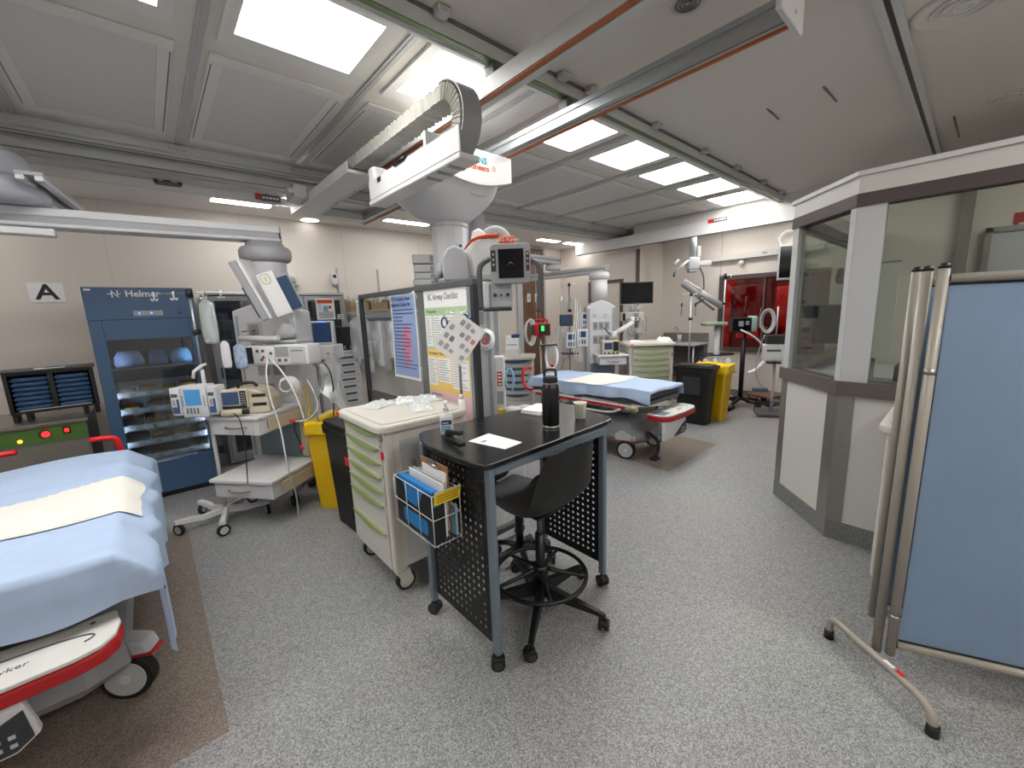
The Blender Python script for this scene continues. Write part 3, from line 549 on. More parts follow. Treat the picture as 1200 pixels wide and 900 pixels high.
b=MB('white'); b.loft([[(x*s_,y*s_,z) for x,y in rrect(.066,.046,.018,4)] for s_,z in ((.92,0),(1,.006),(1,.085),(.93,.10),(.6,.112),(.36,.118),(.36,.128))]); b.build('bottle',t)
b=MB('white').cyl((0,0,.128),(0,0,.142),.014,n=14).cyl((0,0,.142),(0,0,.165),.005,n=10); b.box(-.012,-.016,.163,.012,.016,.175,.004); b.box(-.008,-.05,.165,.008,-.012,.174,.003); b.build('pump',t)
b=MB('inkblue').box(-.026,-.0235,.055,.026,-.0228,.078); b.mat('bluebox').box(-.026,-.0235,.02,.02,-.0228,.05); b.mat('paper').box(-.02,-.0238,.062,.01,-.0234,.066); b.build('label',t)
t=T('stapler','black stapler on the left end of the desk','stapler',(1.042,1.62,DZ),rad(-95))
b=MB('matteblack').box(-.075,-.018,0,.075,.018,.010,.004); b.build('base',t); b=MB('black'); b.push((-.075,0,.022),0,0,rad(-9)); b.box(0,-.014,0,.145,.014,.022,.006); b.pop(); b.box(-.08,-.016,.01,-.05,.016,.03,.004); b.build('arm',t)
# wire basket on the left desk panel with its files
t=T('wire_basket','chrome wire basket hung on the left perforated panel of the desk','basket')
x0,x1,y0,y1,z0,z1=.795,.935,1.445,1.80,.615,.845
def wire(mb,p,q,r=.0022): mb.cyl(p,q,r,n=6)
b=MB('white')
for z in (z0,.735,z1):
    for p,q in (((x0,y0,z),(x0,y1,z)),((x0,y0,z),(x1,y0,z)),((x0,y1,z),(x1,y1,z)),((x1,y0,z),(x1,y1,z))): wire(b,p,q)
for y in (y0,y0+.118,y0+.236,y1): wire(b,(x0,y,z0),(x0,y,z1)); wire(b,(x0,y,z0),(x1,y,z0))
for y in (y0,y1): wire(b,(x1,y,z0),(x1,y,z1))
b.build('wire_frame',t)
h=MB('chrome')
for y in (1.5,1.74): h.tube([(x1,y,z1),(x1+.01,y,z1+.02),(x1+.022,y,z1+.022),(x1+.022,y,z1+.006)],.003,6)
h.build('hook',t)
zz=z0+.004
b=MB('black'); b.box(x0+.006,y0+.01,zz,x0+.066,y1-.008,zz+.004); b.box(x0+.062,y0+.01,zz+.004,x0+.066,y1-.008,z1-.02)
Ya,Yb=y0+.01,y1-.008
b.prism([(Ya,zz+.004),(Yb,zz+.004),(Yb,z1-.004),(Yb-.05,z1-.004),(Yb-.10,z1-.10),(Ya+.13,z1-.10),(Ya+.075,z1-.004),(Ya,z1-.004)],x0+.006,x0+.010,'x'); b.box(x0+.010,Ya,zz+.004,x0+.062,Ya+.003,z1-.06); b.box(x0+.010,Yb-.003,zz+.004,x0+.062,Yb,z1-.06)
b.mat('folderblue').prism([(y+Ya+.16,z+zz+.055) for y,z in rrect(.22,.07,.015)],x0+.005,x0+.006,'x')
b.thing('magazine_file','black magazine file with a cut-out front in the wire basket','file box')
for k in range(4):
    b=MB('folderblue').box(x0+.0115+k*.0115,Ya+.008,zz+.006,x0+.019+k*.0115,Yb-.008,z1+.012-.004*k); b.thing('paper_folder','blue card folders standing inside the black magazine file','folder','blue folders in the wire basket')
cols=('paper','offwhite','paper','lgrey')
for k in range(4):
    b=MB(cols[k]).box(x0+.0685+k*.0068,y0+.02+.006*k,zz+.002,x0+.0733+k*.0068,y1-.03,z1+.028-.006*(k%3)); b.thing('paper_bundle','white paper bundles standing behind the blue folders in the basket','papers','papers in the wire basket')
b=MB('clipboard').push((x0+.112,1.60,zz+.002),0); b.box(-.003,-.115,0,.003,.115,.315,.001,1); b.mat('paper').box(-.006,-.105,.01,-.0032,.105,.285); b.mat('inkgrey')
for k in range(6): b.box(-.0066,-.095,.08+k*.032,-.006,.09,.083+k*.032)
b.pop(); cb=b.build('clipboard'); cb['label']='brown clipboard with paper standing at the back of the wire basket'; cb['category']='clipboard'
b=MB('steel').push((x0+.112,1.60,zz+.002)); b.box(-.012,-.06,.29,-.0061,.06,.302,.002,1); b.cyl((-.012,-.05,.30),(-.012,.05,.30),.005,n=8); b.prism([(-.028,.302),(.028,.302),(.018,.325),(-.018,.325)],-.012,-.006,'x'); b.pop(); b.build('clip',cb)
b=MB('bagyellow'); b.push((x0+.012,y0-.004,z1+.012),0,rad(12)); b.box(0,-.0015,-.062,.135,0,0); b.mat('ink')
for k in range(3): b.box(.012,-.002,-.02-k*.014,.12,-.0015,-.017-k*.014)
b.mat('lgrey').box(0,-.0022,-.002,.135,.001,.003); b.pop(); b.thing('yellow_tag','yellow label card clipped on the front end of the wire basket','label card')
for k in range(5):
    b=MB(('desksteel','paper','bluebox','lgrey','screenblue')[k]).box(x0+.105+.0+(0),0,0,x0+.106,.001,.001) if False else MB(('bluebox','paper','screenblue','lgrey','paper')[k]); b.box(x0+.1165+k*.0038,y0+.006+.003*k,zz+.002,x0+.119+k*.0038,y0+.20,zz+.14+.004*(k%2)); b.thing('leaflet','thin blue and white leaflets standing at the desk side of the basket','leaflet','leaflets in the wire basket')
# ================================================================ SUPPLY CARTS
def supply_cart(label,loc,rz,hcol='green',heights=(.085,.085,.085,.085,.085,.17,.17),w=.58,d=.60,zt=1.02):
    """front faces -y"""
    t=T('supply_cart',label,'medical cart',loc,rz)
    z0=.16; b=MB('cream'); b.box(-w/2,-d/2+.02,z0,w/2,d/2,zt-.05,.02); b.box(-w/2-.005,-d/2,z0-.02,-w/2+.045,-d/2+.06,zt-.05,.015); b.box(w/2-.045,-d/2,z0-.02,w/2+.005,-d/2+.06,zt-.05,.015)
    b.mat('offwhite')
    body=b.build('body',t)
    for s in (-1,1):
        b=MB('lgrey').box(s*(w/2+.001),-d/2+.09,z0+.05,s*(w/2+.006),d/2-.05,zt-.11,.002,1); sp=b.build('side_panel',t); MB('grey').box(s*(w/2+.006),-d/2+.15,.45,s*(w/2+.010),-d/2+.18,.80,.002,1).build('grip',sp)
    b=MB('cream'); b.prism([(x,y) for x,y in rrect(w+.07,d+.08,.07,4)],zt-.05,zt-.006,'z',.012); b.prism([(x,y) for x,y in rrect(w+.0,d+.0,.05,4)],zt-.0062,zt,'z',.004); b.mat('brightred').box(-w/2,-d/2-.035,zt-.03,-w/2+.05,-d/2-.043,zt-.012); b.build('worktop',t)
    z=zt-.06
    for h in heights:
        b=MB('offwhite'); b.box(-w/2+.05,-d/2-.004,z-h+.004,w/2-.05,-d/2+.02,z,.005,1); dr=b.build('drawer',t)
        n=14; A=[(-w/2+.055+(w-.11)*i/n,z-.006-.034*math.sin(PI*i/n)**.7) for i in range(n+1)]
        b=MB(hcol); b.prism([(A[0][0],z-.002)]+A+[(A[-1][0],z-.002)],-d/2-.022,-d/2-.0045,'y',.003); b.build('handle',dr)
        z-=h
    b=MB('offwhite').box(-w/2+.05,-d/2,z0-.01,w/2-.05,-d/2+.02,z,.004,1); b.build('plinth',t)
    b=MB('steel').cyl((w/2-.02,-d/2-.001,zt-.085),(w/2-.02,-d/2-.014,zt-.085),.012,n=12); b.build('lock',t)
    b=MB('brightred').box(w/2-.028,-d/2-.012,zt-.20,w/2-.012,-d/2-.001,zt-.155,.003,1); b.build('seal_tag',t)
    for sx in (-1,1):
        for sy in (-1,1):
            x,y=sx*(w/2-.05),sy*(d/2-.06); b=MB('cream'); b.cyl((x,y,.125),(x,y,.165),.034,n=14); b.prism([(y-.04,.13),(y+.04,.13),(y+.055,.06),(y+.03,.035),(y-.01,.05)],x-.036,x-.02,'x',.005); b.prism([(y-.04,.13),(y+.04,.13),(y+.055,.06),(y+.03,.035),(y-.01,.05)],x+.02,x+.036,'x',.005); b.box(x-.036,y-.042,.118,x+.036,y+.042,.134,.006); c=b.build('caster',t)
            q=MB('rubber').cyl((x-.016,y+.02,.058),(x+.016,y+.02,.058),.058,n=24); q.mat('lgrey').cyl((x-.018,y+.02,.058),(x+.018,y+.02,.058),.044,n=20); q.build('wheel',c)
    return t
c1=supply_cart('large white supply cart with green drawer handles beside the desk',(1.125,2.345,0),rad(-90),w=.59,d=.52,zt=1.035)
random.seed(3)
def packet(name,label,c,sx,sy,h,rz,m='packfilm',m2='paper',group='packets on the supply cart'):
    def f(u,v):
        x,y=(u-.5)*sx,(v-.5)*sy; e=min(u,1-u,v,1-v); return (x,y,h*min(1,e*5)*(1.1+.5*math.sin(u*17+sx*90)*math.cos(v*15+u*5)+.25*math.sin(u*31+v*23)))
    b=MB(m2); b.push(c,rz); b.sheet(lambda u,v:(lambda p:(p[0]*.9,p[1]*.9,p[2]*.8+.0035))(f(u,v)),8,8,.002); b.mat(m); b.push((0,0,.002)); b.sheet(f,22,18,.0012); b.pop(); b.pop(); return b.thing(name,label,'packet',group)
ZT=1.0365
packet('sterile_packet','clear packet at the far left of those on the white cart',(1.06,2.53,ZT),.22,.16,.018,.5)
packet('sterile_packet','crumpled clear packet in the middle of those on the white cart',(1.24,2.50,ZT),.17,.15,.02,-.2)
packet('sterile_packet','long white packet nearest the desk on the white cart top',(1.22,2.27,ZT),.14,.30,.024,-.35)
packet('sterile_packet','flat packet with red print at the back of the cart top',(1.38,2.45,ZT),.10,.20,.018,.1)
# hook pole at the back corner of the cart
t=T('hook_pole','slim pole with two hooks on a white clamp at the cart corner','hook pole',(1.438,2.128,0),FACE)
b=MB('white').cyl((0,0,.70),(0,0,1.07),.022,n=14).cyl((0,0,1.07),(0,0,1.10),.016,n=14); b.build('clamp',t)
MB('grey').cyl((0,0,1.10),(0,0,1.605),.0085,n=10).build('pole',t)
for s in (-1,1): MB('chrome').tube(sm([(0,0,1.60),(s*.03,0,1.612),(s*.062,0,1.618),(s*.075,0,1.60),(s*.068,0,1.585),(s*.057,0,1.593)],4),.0035,6).build('hook',t)
MB('white').box(-.032,-.012,.75,-.0225,.012,.95).build('bracket',t)
def scissors(label,c,rz):
    t=T('scissors',label,'scissors',c,rz,'scissors on the hook pole')
    b=MB('inkblue')
    for s,z in ((-1,-.03),(1,-.055)): b.push((s*.018,0,z)); b.tube([(.017*math.cos(2*PI*k/16),0,.03*math.sin(2*PI*k/16)) for k in range(16)],.0055,7,True); b.pop()
    b.build('handle_rings',t)
    MB('steel').prism([(-.006,-.085),(.008,-.085),(.016,-.20),(.012,-.205)],-.002,.002,'y').build('blades',t)
scissors('blue handled scissors on the left hook of the pole',(1.438-.066*math.cos(FACE),2.128-.066*math.sin(FACE)-.008,1.585),FACE)
scissors('blue handled scissors on the right hook behind the hanging card',(1.438+.066*math.cos(FACE),2.128+.066*math.sin(FACE)-.004,1.60),FACE)
t=T('chart_card','laminated white chart card hanging cornerwise from the right hook','paper',at(538,397,2.44),FACE)
b=MB('paper'); b.push((0,0,0),0,0,rad(38)); b.box(-.105,-.003,-.13,.105,.0,.13); b.pop(); b.build('card',t)
b=MB('inkgrey'); b.push((0,-.0035,0),0,0,rad(38)); random.seed(5)
for i in range(5):
    for j in range(4):
        if (i+j)%4==3: continue
        b.mat(('inkblue','inkgrey','brightred','inkgrey')[(i*3+j)%4 if (i*j)%3 else 1]); x,z=-.085+i*.038,-.10+j*.058; hh=.02+.018*random.random()
        for k in range(3): b.box(x+k*.009,-.0006,z,x+.005+k*.009,.0004,z+hh)
b.pop(); b.build('print',t)
# ================================================================ MOBILE CLEAR BARRIER WITH POSTERS
BX=1.53
t=T('mobile_barrier','dark framed clear mobile barrier with posters behind the white cart','barrier')
b=MB('dgrey'); b.box(BX-.02,2.045,1.775,BX+.02,3.85,1.815,.004,1); b.build('top_rail',t)
for y in (2.065,3.83): MB('charcoal').box(BX-.02,y-.02,.12,BX+.02,y+.02,1.774,.004,1).build('post',t)
MB('acrylic').box(BX-.004,2.086,.93,BX+.004,3.809,1.774).build('clear_pane',t)
MB('brushed').box(BX-.0035,2.086,.18,BX+.0035,3.809,.928).build('lower_panel',t)
for y in (2.065,3.83):
    b=MB('dgrey').box(BX-.06,y-.022,.075,BX+.34,y+.022,.119,.006,1); f_=b.build('foot',t)
    for s in (-.03,.31): caster_twin('caster',f_,BX+s,y,.0345,a=2*s)
R_=(0,-1,0)
px=BX-.0045
def plines(b,y0,y1,z0,z1,n,rng,h=.006,m='ink'):
    b.mat(m)
    for k in range(n):
        z=z1-(z1-z0)*(k+.5)/n; b.box(px-.004,y0-(y0-y1)*(.55+.45*rng.random()),z-h/2,px-.0032,y0,z+h/2)
rng=random.Random(2)
def curl(u,v): return (px-.004-.035*max(0,v-.55)**2*3*(1-u*.6)-.012*u*u, 3.205-.455*v, 1.785-.675*u)
t=T('poster','blue poster about cardiac arrest taped on the clear barrier','poster')
b=MB('paper').sheet(curl,10,10,.0015); b.mat('posterblue').push((-.0022,0,0)).sheet(lambda u,v:curl(.03+.94*u,.05+.9*v),10,10,.0008).pop(); b.build('sheet',t)
def cx_(u,v): return Vector(curl(u,v))-Vector((.0036,0,0))
b=MB('inkblue'); b.text('ECMO Activation Criteria in',.043,cx_(.07,.44)-Vector((.003,0,0)),R_,depth=.0008,wide=.72); b.text('Refractory Cardiac Arrest',.046,cx_(.135,.44)-Vector((.003,0,0)),R_,depth=.0008,wide=.74)
for k in range(17):
    u=.2+k*.042; l=.35+.5*rng.random()
    for v0 in [.08+.06*j for j in range(int(l/.06))]:
        p,q=cx_(u,v0),cx_(u,v0+.055); b.add([p,q,q+Vector((0,0,.007)),p+Vector((0,0,.007))],[(0,1,2,3)])
b.build('print',t)
b=MB('heartred')
cz=[(.0,.13),(.05,.11),(.07,.05),(.075,-.02),(.06,-.09),(.02,-.17),(-.01,-.22),(-.03,-.16),(-.07,-.07),(-.075,.0),(-.06,.06),(-.03,.10)]
hw=lambda z: .085*max(0,1-((z+.02)/.16)**2)**.5 if z>-.02 else .085*max(0,(z+.24)/.22)**.7
rows=[.14-.38*i/18 for i in range(19)]
for i in range(18):
    for j in range(6):
        q=[]
        for (z,jj) in ((rows[i],j),(rows[i],j+1),(rows[i+1],j+1),(rows[i+1],j)): q.append(cx_(.56-z/.675,.55+(hw(z)*(jj/3-1)+.05*(z-.14)*.3)/.455)+Vector((.0008,0,0)))
        b.add(q,[(0,1,2,3)])
b.build('picture',t)
t=T('poster','airway checklist poster in green yellow and pink bands on the clear barrier','poster')
Y0,Y1=2.665,2.135
b=MB('paper').box(px-.0025,Y1,.735,px-.0005,Y0,1.795); b.mat('postergreen').box(px-.003,Y1+.005,1.36,px-.0024,Y0-.005,1.655); b.mat('posteryellow').box(px-.003,Y1+.005,1.06,px-.0024,Y0-.005,1.36); b.mat('posterpink').box(px-.003,Y1+.005,.755,px-.0024,Y0-.005,1.06); b.build('sheet',t)
b=MB('ink'); b.text('BC Airway Checklist',.062,(px-.0032,2.42,1.725),R_,depth=.0008,wide=.72); b.text('1 Preparation',.03,(px-.0034,2.645,1.628),R_,depth=.0008,align='LEFT',wide=.85); b.text('Peri-intubation: Phase of Risk',.03,(px-.0034,2.645,1.333),R_,depth=.0008,align='LEFT',wide=.75); b.text('Postintubation',.03,(px-.0034,2.645,1.033),R_,depth=.0008,align='LEFT',wide=.85); b.build('lettering',t)
b=MB('paper'); boxes=[(2.655,2.57,1.38,1.60),(2.555,2.42,1.38,1.60),(2.405,2.285,1.38,1.60),(2.27,2.15,1.40,1.60),(2.655,2.54,1.10,1.305),(2.525,2.36,1.13,1.305),(2.345,2.15,1.10,1.305),(2.65,2.46,.80,1.0),(2.43,2.24,.83,1.0)]
for a,c,z0,z1 in boxes: b.prism([(y,z) for y,z in rrect(a-c,z1-z0,.012,3,(a+c)/2,(z0+z1)/2)],px-.0038,px-.003,'x')
for a,c,z0,z1 in boxes: 
    b.push((-.0008,0,0)); plines(b,a-.01,c+.01,z0+.012,z1-.01,int((z1-z0)/.018),rng,.0035,'inkgrey'); b.pop()
b.build('text_boxes',t)
# ================================================================ STRETCHERS
def stretcher(label,x,y):
    t=T('hospital_stretcher',label,'stretcher',(x,y,0))
    MB('charcoal').box(-.335,.03,.675,.335,1.68,.765,.03,3).build('mattress',t)
    MB('dgrey').box(-.33,.03,.622,.33,1.68,.672,.01).build('deck',t)
    for s in (-1,1):
        b=MB('lgrey'); b.box(s*.345,.12,.56,s*.385,1.62,.615,.012); b.mat('red').box(s*.386,.25,.575,s*.40,1.55,.603,.005,1); b.mat('offwhite').tube(sm([(s*.40,.3,.57),(s*.415,.45,.52),(s*.415,.9,.51),(s*.415,1.25,.52),(s*.40,1.4,.57)],4),.012,8); b.mat('charcoal')
        for yy in (.5,.8,1.1,1.35): b.tube([(s*.40,yy,.515),(s*.395,yy+.05,.555),(s*.37,yy+.08,.60)],.008,6)
        b.mat('dgrey').box(s*.388,.16,.545,s*.402,.30,.575,.004,1); b.mat('yellow').box(s*.386,.12,.585,s*.394,.2,.605,.002,1); b.build('side_rail',t)
    # foot fender
    P=[(-.32,.04),(-.335,-.05),(-.325,-.12),(-.29,-.165),(-.23,-.185),(0,-.195),(.23,-.185),(.29,-.165),(.325,-.12),(.335,-.05),(.32,.04)]
    b=MB('offwhite').prism(P,.537,.552,'z',.004); 
    fd=b.build('foot_fender',t)
    b=MB('red').prism([(a*1.01,c*1.02-.0) for a,c in P],.485,.5365,'z',.01); b.build('bumper',fd,label='red bumper band around the fender')
    b=MB('textgrey'); b.text('stryker',.036,(.07,-.10,.5528),(1,0,0),(0,1,0),.0008); b.tube([(.02+.25*math.cos(a)*1.0,-.085+.05*math.sin(a),.5525) for a in [rad(-25+9*k) for k in range(13)]],.0035,5); b.cyl((.0,-.13,.5522),(.0,-.13,.5535),.008,n=12); b.cyl((.26,.0,.5522),(.26,.0,.5535),.008,n=12); b.mat('desksteel').box(-.31,-.13,.5522,-.15,.0,.5532); b.build('lettering',fd)
    b=MB('white'); b.prism([(-.33,.484),(.10,.484),(.125,.34),(.07,.30),(-.33,.30)],-.16,-.125,'y',.008); b.mat('charcoal').prism([(-.15,.31),(.07,.312),(.11,.34),(.10,.44),(.03,.41)],-.165,-.1602,'y'); b.mat('lgrey')
    for i in range(3):
        for j in range(2): b.box(.0+i*.03,-.1675,.332+j*.03,.015+i*.03,-.165,.345+j*.03)
    b.build('control_panel',t)
    # base
    hood=[[(a,c,z) for a,c in ((-w_,y0),(-w_*.6,y0-.06),(w_*.6,y0-.06),(w_,y0),(w_,y1),(w_*.6,y1+.06),(-w_*.6,y1+.06),(-w_,y1))] for w_,y0,y1,z in ((.27,.24,1.50,.17),(.31,.2,1.54,.22),(.30,.22,1.52,.30),(.22,.30,1.44,.39),(.12,.4,1.3,.42))]
    MB('grey').loft(hood,smooth=False).build('base_hood',t)
    b=MB('textgrey').text('Stryker',.035,(-.245,.55,.35),(0,-1,0),(.66,0,.75),.0008); b.build('lettering',t)
    for yy in (.5,1.2): MB('steel').cyl((0,yy,.415),(0,yy,.625),.055,n=16).build('lift_column',t)
    for i,(sx,yy) in enumerate(((-1,.3),(1,.3),(-1,1.46),(1,1.46))):
        turn=(.25,1.05,.2,.2)[i]; b=MB('lgrey'); b.push((sx*.285,yy,0),turn); b.prism([(-.12,.215),(-.10,.27),(.05,.31),(.12,.27),(.12,.21),(.08,.205)],-.04,.04,'x',.012); b.mat('red').box(-.042,-.13,.203,.042,.08,.214,.006,1); b.pop(); c=b.build('caster_cover',t)
        q=MB('rubber').push((sx*.285,yy,0),turn); q.cyl((-.024,0,.1),(.024,0,.1),.1,n=30); q.mat('lgrey').cyl((-.029,0,.1),(.029,0,.1),.078,n=26); q.mat('white').cyl((-.032,0,.1),(.032,0,.1),.02,n=12); q.pop(); q.build('wheel',c)
    b=MB('black').cyl((-.12,.14,.30),(-.34,.02,.33),.012,n=10).cyl((-.34,.02,.33),(-.40,-.02,.338),.024,n=12); b.build('steer_pedal',t)
    b=MB('black').tube(sm([(-.1,.16,.28),(-.12,.03,.22),(-.2,-.02,.13),(-.32,-.05,.10)],4),.018,8); b.box(-.38,-.10,.09,-.28,-.02,.115,.01); b.build('brake_pedal',t)
    for s in (-1,1): MB('brightred').tube(sm([(s*.28,1.66,.60),(s*.30,1.80,.60),(s*.30,1.88,.70),(s*.29,1.885,.82),(s*.26,1.885,.85),(s*.16,1.885,.855)],4),.018,8).build('push_handle',t)
    return t
S1=stretcher('near hospital stretcher under a blue sheet at the left edge','0',0) if False else stretcher('near hospital stretcher under a blue sheet at the left edge',-.555,2.0)
S2=stretcher('far hospital stretcher with red fender beyond the desk',3.965,2.06)
def bedsheet(label,x,y,hl,hr,hf,hh,amp,seed,corner=0,L0=1.695):
    W=.345; zt=.772+.011*amp; r=random.Random(seed); ph=[r.random()*6 for _ in range(8)]
    def hem(b,base,k): return base*(1+.13*math.sin(b*5.1+ph[k])+.08*math.sin(b*11+ph[k+1]))
    def f(u,v):
        b=-hf+(L0+hf+hh)*v; yb=min(max(b,0),L0); s=2*u-1
        if s<-.5: a=-W-hem(yb,hl,0)*(-s-.5)*2
        elif s>.5: a=W+(hem(yb,hr,2)+corner*max(0,1-yb/.35))*(s-.5)*2
        else: a=W*s*2
        dx=max(0,abs(a)-W); dy=max(0,-b)*(1+.10*math.sin(a*9+ph[4])); dh=max(0,b-L0); xx=max(-W,min(W,a)); sg=1 if a>0 else -1
        z=zt+.006*math.sin(xx*6+yb*3+ph[5])*amp+.003*math.sin(yb*19+xx*7)*amp
        fold=.014*math.sin(yb*17+ph[6])+.008*math.sin(yb*31)
        k=min(1,dx/.1); k2=min(1,(dy+dh)/.1)
        X=xx+sg*((.112 if hr>.2 else .02)*k+ (fold*k+.02*k*k2 if dx>0 else 0)); Y=yb-(1 if b<0 else -1)*((.02+.012*math.sin(xx*15+ph[7]))*k2)
        return (X,Y,z-dx-max(dy,dh)*.98+min(dx,max(dy,dh))*.8)
    b=MB('sheetblue').push((x,y,0)); b.sheet(f,60,72,.0025); b.pop(); b.thing('bed_sheet',label,'bed sheet')
    def pad(label,u0,u1,y0,y1):
        v0=(y0+hf)/(L0+hf+hh); v1=(y1+hf)/(L0+hf+hh)
        def g(u,v): 
            p=f(u0+(u1-u0)*u,v0+(v1-v0)*v+.004*math.sin(u*9)); uu=u0+(u1-u0)*u; e=.006; s=2*uu-1
            return (p[0]+(e if s>.5 else -e if s<-.5 else 0),p[1],p[2]+e)
        b=MB('pad').push((x,y,0)); b.sheet(g,40,14,.003); b.mat('inkgrey')
        for e in (.03,.965):
            for k in range(16):
                if k%4==3: continue
                q=[g(.08+k*.05,e),g(.08+k*.05+.035,e),g(.08+k*.05+.035,e+.008),g(.08+k*.05,e+.008)]
                b.add([(c[0],c[1],c[2]+.0042) for c in q],[(0,1,2,3)])
        b.pop(); b.thing('absorbent_pad',label,'pad')
    return pad
pad1=bedsheet('light blue sheet hanging off the near stretcher at the left',-.555,2.0,.2,.37,.19,.05,1.6,4,.03)
pad1('white absorbent pad across the near blue stretcher',.25,.79,.46,.97)
pad2=bedsheet('light blue sheet spread over the far stretcher',3.965,2.06,.125,.12,.03,.06,1,9)
pad2('white absorbent pad across the far blue stretcher',.24,.75,.55,1.12)
# ================================================================ FOLDING SCREEN AND CART AT THE RIGHT
t=T('folding_screen','folding privacy screen with blue fabric and beige tube frame at the right','screen')
def spanel(px_,py_,ux,uy,L,z0,z1,fab=True):
    n=Vector((ux,uy)).normalized(); q=(px_+n.x*L,py_+n.y*L)
    for (x,y) in ((px_,py_),q):
        MB('beigeframe').cyl((x,y,z0),(x,y,z1),.0165,n=16).build('post',t); MB('black').lathe([(.0175,0),(.0175,.01),(.012,.017),(0,.02)],(x,y,z1),n=16).build('end_cap',t)
    for z in (z0+.05,z1-.035): MB('beigeframe').cyl((px_+n.x*.0175,py_+n.y*.0175,z),(q[0]-n.x*.0175,q[1]-n.y*.0175,z),.0165 if z<1 else .015,n=14).build('rail',t)
    m=Vector((-n.y,n.x))*.001
    def cl(u,v):
        s=.022+(L-.044)*u; w_=.004*math.sin(u*23)*math.sin(v*PI); return (px_+n.x*s-n.y*w_,py_+n.y*s+n.x*w_,z0+.075+(z1-.06-z0-.075)*v)
    MB('screenblue').sheet(cl,24,6,.002).build('fabric',t)
    for zc in (z1-.056,z0+.072): MB('black').cyl((px_+n.x*.022,py_+n.y*.022,zc),(q[0]-n.x*.022,q[1]-n.y*.022,zc),.004,n=6).build('edge_cord',t)
mat('beigeframe',(158,152,143),.42,.1)
spanel(2.135,.092,.41,-.91,1.0,.135,1.70)
spanel(2.255,.168,.41,-.91,1.0,.20,1.70)
MB('beigeframe').cyl((2.155,.135,.112),(2.155,.135,1.695),.0165,n=16).build('foot_post',t); MB('black').lathe([(.0175,0),(.0175,.01),(.012,.017),(0,.02)],(2.155,.135,1.695),n=16).build('end_cap',t)
MB('steel').cyl((2.135,.092,1.32),(2.135,.092,1.34),.0178,n=16).build('hinge_collar',t); MB('steel').cyl((2.135,.092,.30),(2.135,.092,.32),.0178,n=16).build('hinge_collar',t)
fa,fb=Vector((2.25,.31)),Vector((1.965,-.055)); fd_=(fb-fa)
P=[(fa.x,fa.y,.03),(fa.x,fa.y,.075),(fa.x+fd_.x*.04,fa.y+fd_.y*.04,.105)]+[(fa.x+fd_.x*k,fa.y+fd_.y*k,.112) for k in (.12,.3,.5,.7)]+[(fa.x+fd_.x*.88,fa.y+fd_.y*.88,.105),(fa.x+fd_.x*.97,fa.y+fd_.y*.97,.075),(fb.x,fb.y,.03)]
MB('beigeframe').tube(sm(P,4),.016,10).build('foot_bar',t)
for p in (fa,fb): MB('black').cyl((p.x,p.y,.001),(p.x,p.y,.045),.021,.019,n=14).build('rubber_foot',t)
b=MB('brightred'); p=fa+fd_*.72; b.push((p.x,p.y,.1285),math.atan2(fd_.y,fd_.x)); b.box(-.02,-.008,0,.012,.008,.001); b.mat('paper').box(-.07,-.007,0,-.03,.007,.001); b.pop(); b.build('sticker',t)
c4=supply_cart('pale supply cart half hidden behind the folding screen',(2.95,-.06,0),rad(90),w=.58,d=.60,zt=1.0)
b=MB('white'); b.push((2.80,.1,1.0015),rad(25)); b.box(-.06,-.05,0,.06,.05,.11,.004,1); b.mat('inkgrey')
for k in range(3): b.box(-.0606,-.04,.02+k*.03,-.06,.03,.03+k*.03)
b.pop(); b.thing('glove_box','small white box on the cart behind the folding screen','box')
# ================================================================ LEFT SIDE OF THE ROOM
def atz(px,py,z):
    d=FW*FPX+RT*(px-600)+UP*(450-py); return EYEP+d*((z-EYE)/d.z)
# ---- medicine fridge
t=T('medical_fridge','tall blue glass door medicine fridge against the back wall','fridge',(0,5.28,0))
b=MB('fridgeblue'); b.box(-.36,-.36,.05,-.33,.37,1.93); b.box(.335,-.36,.05,.365,.37,1.93); b.box(-.33,-.36,1.66,.335,.37,1.93); b.box(-.33,.34,.05,.335,.37,1.66); b.box(-.33,-.36,.05,.335,.37,.34); b.build('cabinet',t)
b=MB('fridgeblue').box(-.362,-.385,1.66,.367,-.361,1.935,.004,1); hd=b.build('header',t)
b=MB('white'); b.text('Helmer',.075,(.015,-.3862,1.88),depth=.002,bold=.0015)
for x in (-.185,-.15): b.box(x,-.387,1.85,x+.008,-.385,1.91)
b.tube([(-.21,-.387,1.88),(-.185,-.387,1.88),(-.172,-.387,1.895),(-.158,-.387,1.865),(-.145,-.387,1.88),(-.125,-.387,1.88)],.004,6); b.build('lettering',hd,label='white maker lettering')
MB('grey').box(-.07,-.388,1.69,.13,-.385,1.735,.001,1).build('control_panel',hd)
b=MB('ledblue'); b.cyl((-.03,-.3885,1.713),(-.03,-.3895,1.713),.007,n=10); b.build('indicator',hd); b=MB('ledblue').cyl((.05,-.3885,1.713),(.05,-.3895,1.713),.007,n=10); b.build('indicator',hd)
b=MB('black').cyl((.245,-.385,1.712),(.245,-.389,1.712),.009,n=10); b.build('key_lock',hd); MB('white').box(-.345,-.3868,1.905,-.305,-.385,1.922).build('tag',hd)
b=MB('fridgeblue'); b.box(-.36,-.385,.055,-.275,-.361,1.658,.004,1); b.box(.30,-.385,.055,.365,-.361,1.658,.004,1); b.box(-.275,-.385,1.49,.30,-.361,1.659); b.box(-.275,-.385,.055,.30,-.361,.36); b.build('door_frame',t)
MB('fridgeglass').box(-.275,-.376,.36,.30,-.370,1.49).build('door_glass',t)
MB('desksteel').box(.335,-.41,1.0,.35,-.386,1.35,.005).build('door_handle',t)
MB('black').box(-.34,-.35,.0,.34,.33,.045).build('toe_base',t)
b=MB('charcoal'); b.box(-.329,.335,.341,.334,.339,1.655); b.build('liner',t)
